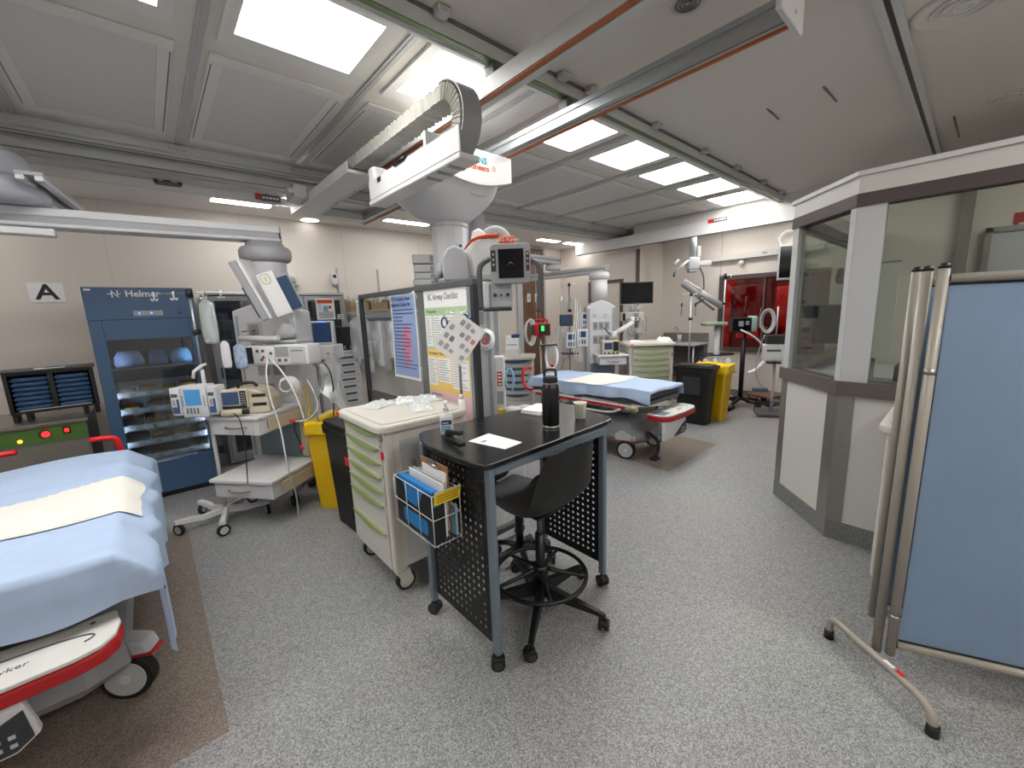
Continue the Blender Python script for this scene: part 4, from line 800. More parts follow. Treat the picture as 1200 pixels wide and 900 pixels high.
mat('fridgefill',(235,240,255),.4,emit=40)
for x in (-.322,.318): MB('fridgefill').box(x,-.352,.40,x+.012,-.342,1.45).build('hidden_fill_lamp',t)  # glowing strips added behind the door frame to brighten the baskets
MB('steel').box(-.325,-.34,1.225,.33,.33,1.24).build('shelf',t)
mat('basket',(206,202,184),.5); mat('vialbox',(190,140,70),.6,noise=.2,nscale=15); mat('bagfrost',(150,165,190),.4,noise=.25,nscale=30)
for k,z in enumerate((.97,.82,.665,.515,.375)):
    b=MB('basket'); b.box(-.30,-.32,z,.31,.30,z+.006); b.box(-.30,-.325,z,.31,-.315,z+.052,.002,1); b.box(-.30,-.32,z,-.292,.3,z+.09); b.box(.302,-.32,z,.31,.3,z+.09); b.box(-.30,.292,z,.31,.30,z+.09)
    for x in (-.14,.0,.15): b.box(x+.02*(k%2),-.31,z+.006,x+.006+.02*(k%2),.29,z+.075)
    b.mat('paper')
    for i in range(5): b.box(-.27+i*.115,-.3265,z+.012,-.20+i*.115,-.325,z+.04)
    b.build('basket',t)
random.seed(8)
for k,z in enumerate((.97,.82,.665,.515)):
    for i in range(4):
        x=-.27+i*.145+.02*(k%2)*(i>0); h=.05+.02*random.random()
        if k>=2 and i in (0,3): continue
        b=MB('vialbox'); b.box(0,0,0,.10,.25,h,.003,1); b.thing('medicine_box','small brown medicine box lying in a basket of the blue fridge','box','medicine boxes in the fridge baskets',(x+.015,5.0+.02*i,z+.0065))
for i,(x,w_,c) in enumerate(((-.26,.2,'bagfrost'),(-.03,.14,'blue'),(.13,.16,'bluebox'))):
    b=MB(c); b.loft([[(x+a*w_*s_+w_/2,5.15+c_*.12*s_,1.2415+z) for a,c_ in ((-.5,-1),(0,-1.2),(.5,-1),(.5,1),(0,1.2),(-.5,1))] for s_,z in ((.9,0),(1,.03),(.95,.09),(.7,.14))]); b.thing('medicine_bag',('pale bag at the left of the top fridge shelf','dark blue bag in the middle of the top fridge shelf','light blue packet at the right of the top fridge shelf')[i],'bag')
b=MB('bagclear'); b.loft([[(-.05+a*.5*s_,5.1+c_*.2*s_,.3415+z) for a,c_ in ((-.5,-1),(0,-1.1),(.5,-1),(.5,1),(0,1.2),(-.5,1))] for s_,z in ((.9,0.004),(1,.014),(.7,.032))]); b.thing('tubing_bag','clear bag of tubing on the fridge floor','bag')
# ---- blanket warmer and black organiser
t=T('warming_cabinet','stainless warming cabinet with green control panel at the left edge','cabinet',(-1.25,5.25,0))
b=MB('brushed'); b.box(-.75,-.38,.08,.76,.38,.845,.004,1); b.build('cabinet',t); MB('brushed').box(-.77,-.42,.846,.78,.39,.872,.004,1).build('worktop',t)
MB('panelgreen').box(.27,-.386,.705,.755,-.381,.83).build('control_panel',t)
for x in (.02,.15): 
    b=MB('paper').box(x-.06,-.385,.715,x+.055,-.381,.815); b.mat('inkgrey')
    for k in range(5): b.box(x-.05,-.3856,.73+k*.016,x+.045,-.385,.734+k*.016)
    b.build('notice',t)
MB('black').cyl((.52,-.387,.775),(.52,-.39,.775),.034,n=16).build('knob_ring',t); MB('ledred').cyl((.525,-.3905,.775),(.525,-.398,.775),.024,n=14).build('red_lamp',t)
b=MB('black').box(.62,-.392,.755,.665,-.387,.815,.003,1); b.build('rocker_switch',t); MB('ledred').box(.63,-.396,.77,.655,-.3925,.80,.002,1).build('switch_lamp',t)
MB('ledamber').cyl((.385,-.387,.745),(.385,-.393,.745),.014,n=12).build('amber_lamp',t)
MB('raildark').box(-.745,-.384,.695,.755,-.381,.702).build('door_gap',t); MB('brushed').box(-.74,-.395,.12,.75,-.381,.69,.004,1).build('door',t)
MB('black').box(-.7,-.3,.0,.7,.3,.078).build('plinth',t)
p=Vector((-.655,5.10,.8725)); t=T('tray_organizer','black organizer box with stacked blue packets on the warming cabinet','organizer',p,rad(4))
b=MB('black'); b.box(-.25,-.12,.07,-.225,.16,.40,.003,1); b.box(.225,-.12,.07,.25,.16,.40,.003,1); b.box(-.225,.14,.07,.225,.16,.40); b.box(-.225,-.12,.07,.225,.139,.09); b.box(-.225,-.12,.38,.225,.139,.40); b.box(-.015,-.118,.09,.015,.139,.38)
b.build('case',t); b=MB('charcoal').prism([(-.27,-.15),(.265,-.15),(.265,.17),(-.27,.17)],.401,.415,'z',.004); b.build('lid',t); b=MB('paper').box(-.08,-.1,.4152,.09,-.02,.42); b.mat('inkblue').box(-.02,-.06,.42,.08,-.02,.424); b.build('loose_packet',t)
for x in (-.23,-.16,.16,.23): MB('black').box(x-.015,-.10,.0,x+.015,.10,.069,.004,1).build('leg',t)
MB('lgrey').box(-.20,-.122,.092,.20,-.1205,.098).build('front_strip',t)
for i in range(7):
    for sx,nm in ((-1,'left'),(1,'right')):
        b=MB('blue'); b.push((p.x,p.y,p.z),rad(4)); x0,x1=(-.215,-.02) if sx<0 else (.02,.215); z=.0935+i*.038
        b.loft([[(x,y,z+zz) for x,y in ((x0+k,-.115+k),(x1-k,-.115+k),(x1-k,.12),(x0+k,.12))] for k,zz in ((.012,0),(0,.012),(0,.022),(.014,.034))]); b.pop(); b.thing('blue_packet','soft blue packet stacked in the %s column of the black organizer'%nm,'packet','blue packets in the %s column of the organizer'%nm)
b=MB('paper').box(-.805,6.094,1.865,-.565,6.0985,2.055); b.mat('ink'); b.text('A',.205,(-.685,6.0932,1.958),depth=.001,wide=1.12,bold=.004); b.thing('letter_sign','white sheet with a bold black A on the back wall','sign')
# ---- IV stand
PX,PY=.275,3.95
t=T('iv_stand','white five wheeled drip stand beside the blue fridge','drip stand',(PX,PY,0))
b=MB('white')
for k in range(5):
    a=rad(188+72*k); c,s_=math.cos(a),math.sin(a); b=MB('white'); b.loft([[(r*c-w_*s_,r*s_+w_*c,z0),(r*c+w_*s_,r*s_-w_*c,z0),(r*c+w_*s_*.8,r*s_-w_*c*.8,z1),(r*c-w_*s_*.8,r*s_+w_*c*.8,z1)] for r,w_,z0,z1 in ((.015,.022,.07,.115),(.16,.02,.065,.10),(.22,.022,.08,.115),(.33,.024,.095,.12))],smooth=False); lg=b.build('leg',t)
    q=MB('rubber'); q.push((.31*c,.31*s_,.045),a+.5); q.cyl((-.012,0,0),(.012,0,0),.045,n=20); q.mat('lgrey').cyl((-.0135,0,0),(.0135,0,0),.03,n=16); q.pop(); q.build('wheel',lg)
MB('offwhite').cyl((0,0,.06),(0,0,1.25),.0135,n=12).build('pole',t); MB('alu').cyl((0,0,1.25),(0,0,1.83),.009,n=10).build('upper_pole',t)
b=MB('black').cyl((0,0,1.80),(0,0,1.86),.024,n=12); b.build('top_knob',t); MB('black').cyl((-.02,0,1.53),(.03,0,1.55),.022,n=10).build('clamp_knob',t)
MB('chrome').cyl((-.30*math.cos(FACE),-.30*math.sin(FACE),1.835),(.26*math.cos(FACE),.26*math.sin(FACE),1.835),.004,n=8).build('cross_bar',t)
for s in (-.27,-.12,.10,.235):
    x,y=s*math.cos(FACE),s*math.sin(FACE); MB('white').cyl((x,y,1.85),(x,y,1.80),.006,n=8).tube([(x,y,1.80),(x+.012,y-.01,1.785),(x+.02,y-.016,1.80)],.005,6).tube([(x,y,1.80),(x-.012,y+.01,1.785),(x-.02,y+.016,1.80)],.005,6).build('hook',t)
def bag(name,label,cx,cy,z0,z1,w_,d_,m,rz=FACE,grp=None):
    H=z1-z0; b=MB(m); b.push((cx,cy,z0),rz); b.loft([[(w_/2*s_*math.cos(2*PI*k/14),d_/2*s2*math.sin(2*PI*k/14),H*z) for k in range(14)] for s_,s2,z in ((.5,.15,0),(.9,.6,.04),(1,1,.25),(1.0,.95,.6),(.92,.5,.88),(.5,.12,.97),(.1,.1,1.0))]); b.pop(); return b.thing(name,label,'bag',grp)
bag('iv_bag','clear fluid bag hanging from the drip stand by the fridge',PX+.105*math.cos(FACE)+.003,PY+.105*math.sin(FACE)-.035,1.45,1.782,.125,.05,'fluid')
bag('glove_pouch','lilac white pouch hanging below the fluid bag',PX+.20*math.cos(FACE),PY+.20*math.sin(FACE)-.03,1.26,1.47,.075,.025,'sheetblue' if False else 'pend')
bag('drain_bag','grey green bag hanging right of the lilac pouch',PX+.31*math.cos(FACE),PY+.31*math.sin(FACE)-.02,1.25,1.44,.10,.025,'bagfrost')
t=T('infusion_pump','three module infusion pump with blue screen on the drip stand','infusion pump',(PX-.085*.669+.05*.743,PY-.085*.743-.05*.669,.012),rad(-42))
def module(x0,x1,z0,z1,scr):
    b=MB('pend').box(x0,-.07,z0,x1,.045,z1,.012,3); m=b.build('module',t)
    if scr:
        MB('lcd').box(x0+.035,-.073,z0+.095,x1-.04,-.0702,z1-.03).build('screen',m); b=MB('desksteel')
        for k in range(4): b.box(x0+.035+k*.026,-.0735,z0+.03,x0+.05+k*.026,-.0702,z0+.075,.001,1)
        for k in range(6): b.box(x0+.012,-.073,z0+.09+k*.014,x0+.022,-.0702,z0+.098+k*.014); b.box(x1-.022,-.073,z0+.09+k*.014,x1-.012,-.0702,z0+.098+k*.014)
        b.build('keypad',m)
    else:
        b=MB('textgrey').box(x0+.014,-.073,z1-.07,x1-.014,-.0702,z1-.045); b.build('display',m); b=MB('blue').box(x0+.012,-.074,z0+.02,x1-.008,-.0702,z0+.07,.003,1).box(x1-.024,-.074,z0+.07,x1-.008,-.0702,z0+.13); b.build('door_latch',m); MB('grey').box(x0+.02,-.073,z0+.08,x0+.038,-.0702,z0+.125).build('keypad',m)
module(-.21,-.135,.91,1.125,0); module(-.13,.065,.895,1.14,1); module(.07,.14,.91,1.13,0)
MB('dgrey').box(-.03,.046,.95,.03,.056,1.05).build('pole_clamp',t)
MB('white').push((.02,-.0,1.28),.3).tube([(0,0,0),(-.05,-.02,-.04),(-.06,-.02,-.09)],.012,8).tube([(0,0,0),(.03,0,.01)],.01,8).pop().build('white_clip',t)
# ---- ceiling pendant with shelves
O1=Vector((.86,4.15,0)); RZ1=rad(-51.5)
t=T('medical_pendant','white ceiling pendant with shelves hanging from the left boom','medical pendant',O1,RZ1)
MB('pend').lathe([(.15,1.70),(.148,2.10),(.15,2.16)],n=28).build('column',t)
MB('pendgrey').lathe([(.15,2.10),(.185,2.115),(.20,2.15),(.20,2.20),(.185,2.225),(.15,2.235),(.14,2.27),(.0,2.27)],n=28).build('swivel_collar',t)
b=MB('pend'); b.prism([(-.285,.36),(.31,.36),(.31,1.68),(.25,1.70),(.15,1.735),(.0,1.765),(-.05,1.76),(-.285,1.70)],-.15,.07,'y',.012); b.build('service_head',t)
MB('pendgrey').box(-.262,-.153,.40,-.235,-.1505,1.66).build('groove',t)
b=MB('lgrey').box(-.155,-.157,1.46,-.01,-.151,1.60,.002,1); b.mat('grey').box(-.13,-.159,1.48,-.035,-.157,1.585); o=b.build('gas_outlet',t); MB('steel').cyl((-.08,-.159,1.53),(-.08,-.20,1.53),.012,n=10).cyl((-.08,-.20,1.53),(-.15,-.21,1.525),.008,n=8).build('gas_plug',o)
for (x,z) in ((-.13,1.35),(.03,1.35),(-.10,1.14),(.05,1.14),(-.07,.98)): MB('grey').box(x,-.156,z,x+.11,-.151,z+.085,.002,1).build('socket_plate',t)
MB('lgrey').box(.22,-.157,1.52,.28,-.151,1.62,.002,1).build('socket_plate',t)
def pshelf(x0,x1,y0,y1,z,side='beige'):
    b=MB('white').box(x0,y0,z-.028,x1,y1,z,.006,2); sh_=b.build('shelf',t); b=MB('pend').box(x0+.025,y0+.02,z-.15,x1-.065,y1-.03,z-.029,.004,1); dr=b.build('drawer',t); MB('pend').box(x1-.063,y0+.015,z-.15,x1-.012,y1-.03,z-.029,.003,1).build('side_box',t)
    b=MB('steel').tube(sm([(x0+.16,y0+.018,z-.085),(x0+.18,y0-.005,z-.09),(x0+.25,y0-.012,z-.092),(x0+.32,y0-.005,z-.088),(x0+.34,y0+.018,z-.082)],4),.007,6); b.build('handle',dr)
    MB('grey').box(x0-.004,y0+.03,z-.022,x0-.0005,y1-.02,z-.006).build('side_rail',t); b=MB(side).box(x1+.0005,y0+.1,z-.13,x1+.012,y1-.02,z-.04); b.build('side_rail',t)
pshelf(-.175,.29,-.66,-.17,.895); pshelf(-.17,.385,-.72,-.18,.405)
MB('desksteel').box(-.18,-.1575,.41,.24,-.1512,.74).build('back_board',t)
MB('beige').box(.245,-.1535,.42,.305,-.165,.98).build('wooden_strip',t)
MB('lgrey').box(.02,-.33,1.425,.45,-.12,1.45,.006,2).build('equipment_tray',t); MB('white').cyl((-.02,-.38,1.475),(.33,-.38,1.47),.022,n=12).build('hand_rail',t); MB('lgrey').lathe([(.08,1.46),(.085,1.51),(.05,1.57),(0,1.585)],(.27,-.22,0),n=18).build('lamp_hub',t)
# boom
t=T('equipment_boom','pale double boom arm with round hub reaching in from the left','ceiling boom')
b=MB('pend'); A0=Vector((-1.1,4.32,0)); A1=Vector((.98,4.135,0)); 
b.push((A0.x,A0.y,0),math.atan2((A1-A0).y,(A1-A0).x)); L_=(A1-A0).length; b.box(0,-.075,2.345,L_,.075,2.40,.006,1); b.box(0,-.085,2.275,L_,.085,2.30,.006,1); b.mat('pendgrey').box(0,-.065,2.30,L_-.01,.065,2.345); b.mat('grey').box(L_,-.087,2.272,L_+.006,.087,2.402); b.pop(); b.build('arm',t)
MB('pendblue').lathe([(.0,2.402),(.33,2.403),(.37,2.44),(.37,2.52),(.34,2.545),(.29,2.55)],(-.73,4.28,0),n=36).build('lower_hub',t); MB('pendblue').lathe([(.29,2.552),(.31,2.57),(.31,2.69),(.28,2.72),(.2,2.73),(0,2.73)],(-.73,4.28,0),n=36).build('upper_hub',t); MB('pend').cyl((-.73,4.28,2.731),(-.73,4.28,3.03),.09,n=20).build('ceiling_mount',t)
b=MB('pend'); q0,q1=atz(46,212,2.50),atz(103,256,2.50); b.push((q0.x,q0.y,0),math.atan2((q1-q0).y,(q1-q0).x)); L_=(q1-q0).length; b.box(0,-.02,2.50,L_,.02,2.53,.004,1); b.box(0,.06,2.50,L_,.10,2.53,.004,1); b.mat('pendgrey').box(0,-.02,2.53,L_,.10,2.55); b.pop(); b.build('second_arm',t)
MB('pend').box(-2.5,4.05,2.20,-.36,4.15,2.245,.006,1).build('lower_arm',t)
# ---- equipment on the pendant (pl: pendant-local point to room)
def pl(x,y,z): a=RZ1; return Vector((O1.x+x*math.cos(a)-y*math.sin(a),O1.y+x*math.sin(a)+y*math.cos(a),z))
t=T('defibrillator','beige defibrillator with grey screen on the upper pendant shelf','defibrillator',pl(.085,-.46,.8965),RZ1+rad(20))
b=MB('defib'); b.prism([(-.17,0),(.17,0),(.165,.10),(.12,.17),(.05,.195),(-.165,.19)],-.12,.14,'y',.015); b.build('case',t)
b=MB('defib'); b.prism([(-.135,.055),(-.12,.06),(-.12,.2),(-.16,.205)],-.12,.12,'y') if False else b.box(-.165,-.15,.055,.03,-.12,.205,.012); fr=b.build('front_panel',t); MB('lcddim').box(-.145,-.153,.085,-.03,-.1502,.185).build('screen',fr); b=MB('black').box(-.155,-.1525,.058,.02,-.1502,.078); b.box(-.02,-.1525,.08,.022,-.1502,.19); b.mat('grey')
for k in range(5): b.box(-.012,-.154,.09+k*.019,-.002,-.1526,.1+k*.019); b.box(.004,-.154,.09+k*.019,.014,-.1526,.1+k*.019)
b.build('keypad',fr)
MB('black').box(.05,-.1225,.13,.15,-.1205,.155,.001,1).build('vent',t); MB('black').box(.05,-.1225,.06,.15,-.1205,.085,.001,1).build('vent',t); b=MB('black').tube(sm([(-.09,0,.192),(-.08,0,.225),(.02,0,.228),(.05,0,.195)],4),.012,8); b.build('handle',t)
b=MB('defib').cyl((-.14,-.182,.032),(.0,-.182,.030),.027,n=14); b.mat('black').cyl((-.141,-.182,.032),(-.147,-.182,.032),.02,n=12).cyl((0,-.182,.030),(.04,-.182,.029),.018,n=10); b.build('paddle',t)
MB('black').tube(sm([pl(.02,-.66,.925)-Vector((0,0,0)),pl(.12,-.675,.92),pl(.17,-.69,.86),pl(.19,-.70,.7),pl(.21,-.74,.5),pl(.22,-.76,.405)],5),.004,6).thing('power_cable','thin black cable hanging down the pendant drawers from the defibrillator','cable')
t=T('monitor_module','white patient monitor module rack on the pendant tray','patient monitor',pl(.30,-.35,1.262),RZ1)
b=MB('white').box(-.27,-.06,0,.0,.10,.15,.014,3); m=b.build('left_module',t); b=MB('black').box(-.255,-.0625,.01,-.195,-.0602,.14); b.mat('grey'); 
b.mat('dgrey')
for (x,z) in ((-.15,.11),(-.10,.11),(-.05,.045),(-.03,.09),(-.12,.04)): b.cyl((x,-.0602,z),(x,-.066,z),.012,n=10)
b.mat('red').cyl((-.10,-.0602,.06),(-.10,-.068,.06),.011,n=10); b.build('socket_panel',m)
b=MB('white').box(.002,-.065,-.005,.30,.10,.155,.014,3); m=b.build('right_module',t); b=MB('grey').box(.015,-.0675,.06,.13,-.0652,.14); b.mat('lgrey').box(.145,-.075,.01,.275,-.0655,.14,.008); b.mat('dgrey').box(.16,-.077,.105,.26,-.0752,.112)
for x in (.045,.10): b.cyl((x,-.0652,.035),(x,-.071,.035),.013,n=10)
b.build('printer_panel',m)
MB('grey').box(-.1,-.02,.156,.2,.1,.160).build('mounting_plate',t)
def screen(name,label,px,py,d,w_,h_,rz,ry,m1,m2,th=.045,cat='monitor',back=False):
    t=T(name,label,cat,at(px,py,d),rz); b=MB(m1); b.push((0,0,0),0,0,ry); b.box(-w_/2,-th/2,-h_/2,w_/2,th/2,h_/2,.008); b.pop(); b.build('case',t)
    b=MB(m2); b.push((0,0,0),0,0,ry); b.box(-w_/2+.014,-th/2-.003,-h_/2+.014,w_/2-.014,-th/2-.0003,h_/2-.014); b.pop(); b.build('panel',t); return t
t=T('display_monitor','large grey monitor turned edge-on above the pendant, leftmost of three','monitor',at(298,341,3.17),rad(-9))
b=MB('grey').push((0,0,0),0,0,rad(-21)).push((0,0,0),rad(76)); b.box(-.19,-.03,-.23,.19,.02,.23,.01); b.mat('dgrey').box(-.10,.02,-.20,.10,.05,.05,.01); b.build('case',t); MB('white').push((0,0,0),0,0,rad(-21)).push((0,0,0),rad(76)).box(-.192,-.055,-.232,.192,-.031,.232,.006,1).build('front_frame',t)
t=screen('tablet_terminal','white slab terminal with green logo above the pendant, middle of three',322,345,3.06,.115,.33,rad(-14),rad(-19),'white','white',.05); b=MB('green'); b.push((-.045,-.0285,.11),0,0,rad(-19)); b.tube([(.028*math.copysign(abs(math.cos(a))**.5,math.cos(a)),0,.035*math.copysign(abs(math.sin(a))**.5,math.sin(a))) for a in [2*PI*k/24 for k in range(24)]],.003,5,True); b.box(-.008,-.001,-.02,-.003,.001,.02); b.box(.003,-.001,-.02,.008,.001,.02); b.pop(); b.build('emblem',t)
screen('display_monitor','dark screen with blue reflections above the pendant, rightmost of three',339,343,3.36,.115,.30,rad(-14),rad(-19),'grey','lcddim',.03)
t=T('ventilator','white ventilator with blue lit touch screen right of the pendant','ventilator',at(380,396,3.87),rad(-45))
b=MB('pend'); b.box(-.12,-.03,-.06,.105,.03,.16,.014,3); m=b.build('screen_housing',t); MB('lcddim').box(-.09,-.033,-.04,.09,-.0302,.145).build('touch_screen',m); MB('ledblue').box(-.02,-.0335,.148,.03,-.0305,.155).build('status_light',m)
b=MB('white'); b.prism([(-.09,-.20),(.12,-.20),(.12,-.065),(-.09,-.065)],-.09,.12,'y',.012); b.mat('grey').cyl((.07,-.0905,-.14),(.07,-.10,-.14),.012,n=10).box(-.06,-.0925,-.16,-.03,-.0905,-.12); b.build('base_unit',t); MB('pend').box(-.06,-.05,-1.02,.08,.09,-.205,.01).build('trolley_column',t)
b=MB('black'); 
pts=[at(372,420,3.5),at(384,430,3.42),at(390,450,3.42),at(391,480,3.45),at(392,510,3.5)]; MB('black').tube(sm(pts,5),.006,6).thing('hose','black cable looping down right of the monitor modules','cable')
# cables
random.seed(12)
def cable(label,pts,r,m,grp=None,name='cable'): return MB(m).tube(sm([at(*p) for p in pts],6),r,6).thing(name,label,'cable',grp)
cable('long white patient lead running from the monitor module to the floor wheel',[(314,420,3.18),(312,440,3.1),(318,470,3.1),(328,500,3.12),(338,550,3.1),(347,580,3.3),(350,606,3.40)],.006,'white',name='patient_lead')
cable('thick white lead drooping from the red socket of the monitor module',[(316,420,3.16),(330,435,3.12),(345,460,3.12),(356,490,3.15),(352,493,3.15)],.007,'white',name='patient_lead')
t=MB('white')
c=at(335,452,3.2)
for k in range(5):
    a=.3*k; t.tube([c+RT*(.045+.007*k)*math.cos(x+a)*1.1+UP*(.048+.006*k)*math.sin(x+a)+FW*(.012*k) for x in [2*PI*j/22 for j in range(22)]],.006,6,True)
t.thing('coiled_cable','coil of white patient cable hanging below the monitor modules','cable')
cable('white lead with pale connector hanging right of the cable coil',[(360,445,3.3),(368,460,3.25),(372,478,3.25),(360,492,3.22),(345,494,3.2)],.005,'white',name='patient_lead')
cable('green yellow cable running down beside the pendant',[(355,450,3.5),(360,462,3.45),(362,480,3.45),(361,500,3.45)],.008,'yellow',name='ground_cable')
cable('thin black lead hanging in front of the grey pendant board',[(345,492,3.2),(346,505,3.2),(352,520,3.22),(353,530,3.22)],.005,'black',name='sensor_lead')
MB('brightred').cyl(at(340,493,3.2),at(346,493,3.2),.012,n=10).thing('lead_connector','red ended connector below the cable coil','connector')
MB('brightred').cyl(at(353,521,3.215),at(355,527,3.215),.012,n=10).thing('lead_connector','small red connector in front of the grey pendant board','connector')
cable('grey hose loop right of the monitor module',[(366,425,3.45),(376,435,3.4),(378,455,3.4),(370,470,3.4),(374,500,3.45)],.009,'grey',name='breathing_hose')
b=MB('bagclear'); b.sheet(lambda u,v: at(367+25*u+18*v+4*math.sin(v*9),420+58*v+6*math.sin(u*5+v*4),3.38+.06*math.sin(u*3)),12,14,.002); b.thing('plastic_cover','clear plastic cover draped right of the monitor modules','cover')
# stand with grey legs behind the pendant
t=T('equipment_stand','low grey wheeled stand behind the pendant shelves','equipment stand',(1.05,4.02,0))
MB('grey').cyl((0,0,.08),(0,0,.32),.03,n=12).build('column',t)
for k,(x,y) in enumerate(((-.29,-.21),(-.05,.13),(.25,.02),(.2,.22))):
    b=MB('grey').tube(sm([(0,0,.17),(x*.5,y*.5,.15),(x*.92,y*.92,.105)],4),.02,8); lg=b.build('leg',t); caster_twin('caster',lg,x,y,.045,a=k)
# bins beside the cart
def bin_(label,x,y,rz,mat_,liner,lidm,cat='waste bin',sx=.29,sy=.5,h=.80):
    t=T('waste_bin',label,cat,(x,y,0),rz)
    def ring(s_,z): return [(a*s_,c*s_,z) for a,c in rrect(sx,sy,.035,3)]
    b=MB(mat_).loft([ring(.80,.002),ring(.80,.02),ring(.97,h-.07),ring(1.05,h-.065),ring(1.05,h-.03),ring(.98,h-.03),ring(.76,.05)],smooth=False)
    for s in (-1,1): b.box(s*sx*.36,-sy*.25,.12,s*sx*.44,-sy*.22,h-.1)
    b.build('body',t); return t
t=bin_('black waste bin with open slotted lid left of the white supply cart',1.075,3.07,rad(4),'matteblack',0,0); b=MB('black'); b.prism([(a,c) for a,c in rrect(.31,.53,.04,3)],.773,.80,'z',.006); b.prism([(a,c) for a,c in rrect(.30,.5,.05,3)],.801,.835,'z',.008); b.build('lid',t); MB('charcoal').box(-.06,-.16,.8355,.06,.16,.84).build('slot',t); MB('brightred').box(-.153,-.2,.56,-.148,-.14,.62).build('sticker',t)
t=bin_('yellow clinical waste bin behind the black bin near the pendant',1.128,3.635,rad(-51.5),'yellow',0,0,h=.76); b=MB('bagyellow'); 
def liner(sx,sy,h): 
    def f(u,v):
        a=2*PI*u; n=rrect(sx,sy,.04,3); x=math.copysign(abs(math.cos(a))**.35,math.cos(a))*sx*.53; y=math.copysign(abs(math.sin(a))**.35,math.sin(a))*sy*.53
        k=1-.02*math.sin(a*11)-(.12 if v<.3 else 0); z=h-.10*max(0,(v-.35))*1.6+.012*math.sin(a*7)*(v>.3)+(-.05 if v<.3 else 0); s_=(.93 if v<.3 else 1+.03*v); return (x*s_,y*s_,z)
    return f
b.sheet(liner(.29,.5,.775),40,6,.002); b.build('liner_bag',t)
# ---- glass fronted cabinet on the back wall
t=T('glass_cabinet','grey glass fronted supply cabinet against the back wall behind the pendant','cabinet',(1.235,5.77,0))
b=MB('alu'); b.box(-.73,-.30,.02,-.70,.31,1.90); b.box(.70,-.30,.02,.73,.31,1.90); b.box(-.73,-.30,1.90,.73,.31,1.93,.004,1); b.box(-.70,.29,.02,.70,.31,1.90); b.box(-.7,-.30,.02,.7,.29,.08); b.build('carcass',t)
for z in (.5,.85,1.15,1.40,1.62): MB('lgrey').box(-.698,-.26,z,.698,.285,z+.015).build('shelf',t)
for x0 in (-.70,-.235,.235):
    x1=x0+.465; b=MB('alu'); b.box(x0,-.325,.09,x0+.04,-.302,1.89); b.box(x1-.04,-.325,.09,x1-.002,-.302,1.89); b.box(x0+.04,-.325,1.84,x1-.04,-.302,1.89); b.box(x0+.04,-.325,.09,x1-.04,-.302,.14); d=b.build('door',t); MB('fridgeglass').box(x0+.04,-.316,.14,x1-.04,-.312,1.84).build('pane',d); MB('charcoal').box(x0+.01,-.335,1.0,x0+.025,-.3255,1.12).build('handle',d)
random.seed(21); cc=['bluebox','white','charcoal','lgrey','fridgeblue','offwhite','charcoal','grey']
wh=['lowest','second','third','fourth','fifth']
for k,z in enumerate((.5,.85,1.15,1.40,1.62)):
    x=-.66
    while x<.48:
        w_=random.uniform(.08,.2); h=random.uniform(.08,.2); c=random.choice(cc)
        b=MB(c); b.box(0,-.1,0,w_,.1,h,.003,1); b.thing('supply_box','supply box on the %s shelf of the glass fronted cabinet'%wh[k],'box','boxes on the %s cabinet shelf'%wh[k],(1.235+x,5.77,z+.016)); x+=w_+.03
b=MB('paper').box(1.60,5.435,1.60,1.82,5.4395,1.86); b.mat('orange').box(1.615,5.433,1.80,1.80,5.435,1.845); b.mat('bluebox').box(1.68,5.433,1.70,1.74,5.435,1.77); b.mat('red').box(1.75,5.433,1.735,1.78,5.435,1.77); b.mat('inkgrey')
for k in range(6): b.box(1.62,5.433,1.62+k*.014,1.80,5.435,1.626+k*.014)
for k in range(4): b.box(1.62,5.433,1.72+k*.02,1.665,5.435,1.726+k*.02)
b.thing('notice','orange headed notice on the glass cabinet door','poster')
b=MB('paper').box(1.845,5.433,1.60,1.92,5.4395,1.66); b.mat('ink')
for k in range(3): b.box(1.852,5.431,1.612+k*.015,1.91,5.433,1.618+k*.015)
b.thing('label_card','small white label at the right door of the glass cabinet','label')
# grey drawer tower with label strips, and black monitor behind
t=T('drawer_tower','grey label fronted drawer tower between the pendant and the clear barrier','drawer unit',(1.60,4.85,0))
MB('lgrey').box(-.17,-.15,.03,.19,.25,1.24,.006,1).build('case',t)
for k in range(14):
    z=1.2-k*.083; b=MB('pend').box(-.16,-.163,z-.07,.18,-.1505,z,.003,1); d=b.build('drawer',t); MB('textgrey').box(-.03+.01*(k%3),-.165,z-.045,.12,-.1632,z-.02).build('label_strip',d)
MB('black').box(-.15,-.1,.0,.17,.2,.028).build('base',t)
t=T('display_monitor','black monitor standing on the grey drawer tower','monitor',(1.73,4.86,1.2415),rad(-20)); MB('black').box(-.13,-.015,.05,.13,.015,.27,.006).build('case',t); MB('darkscreen').box(-.12,-.0175,.06,.12,-.0155,.26).build('panel',t); MB('black').box(-.06,-.06,0,.06,.06,.008).box(-.02,.0,.008,.02,.014,.06).build('stand',t)
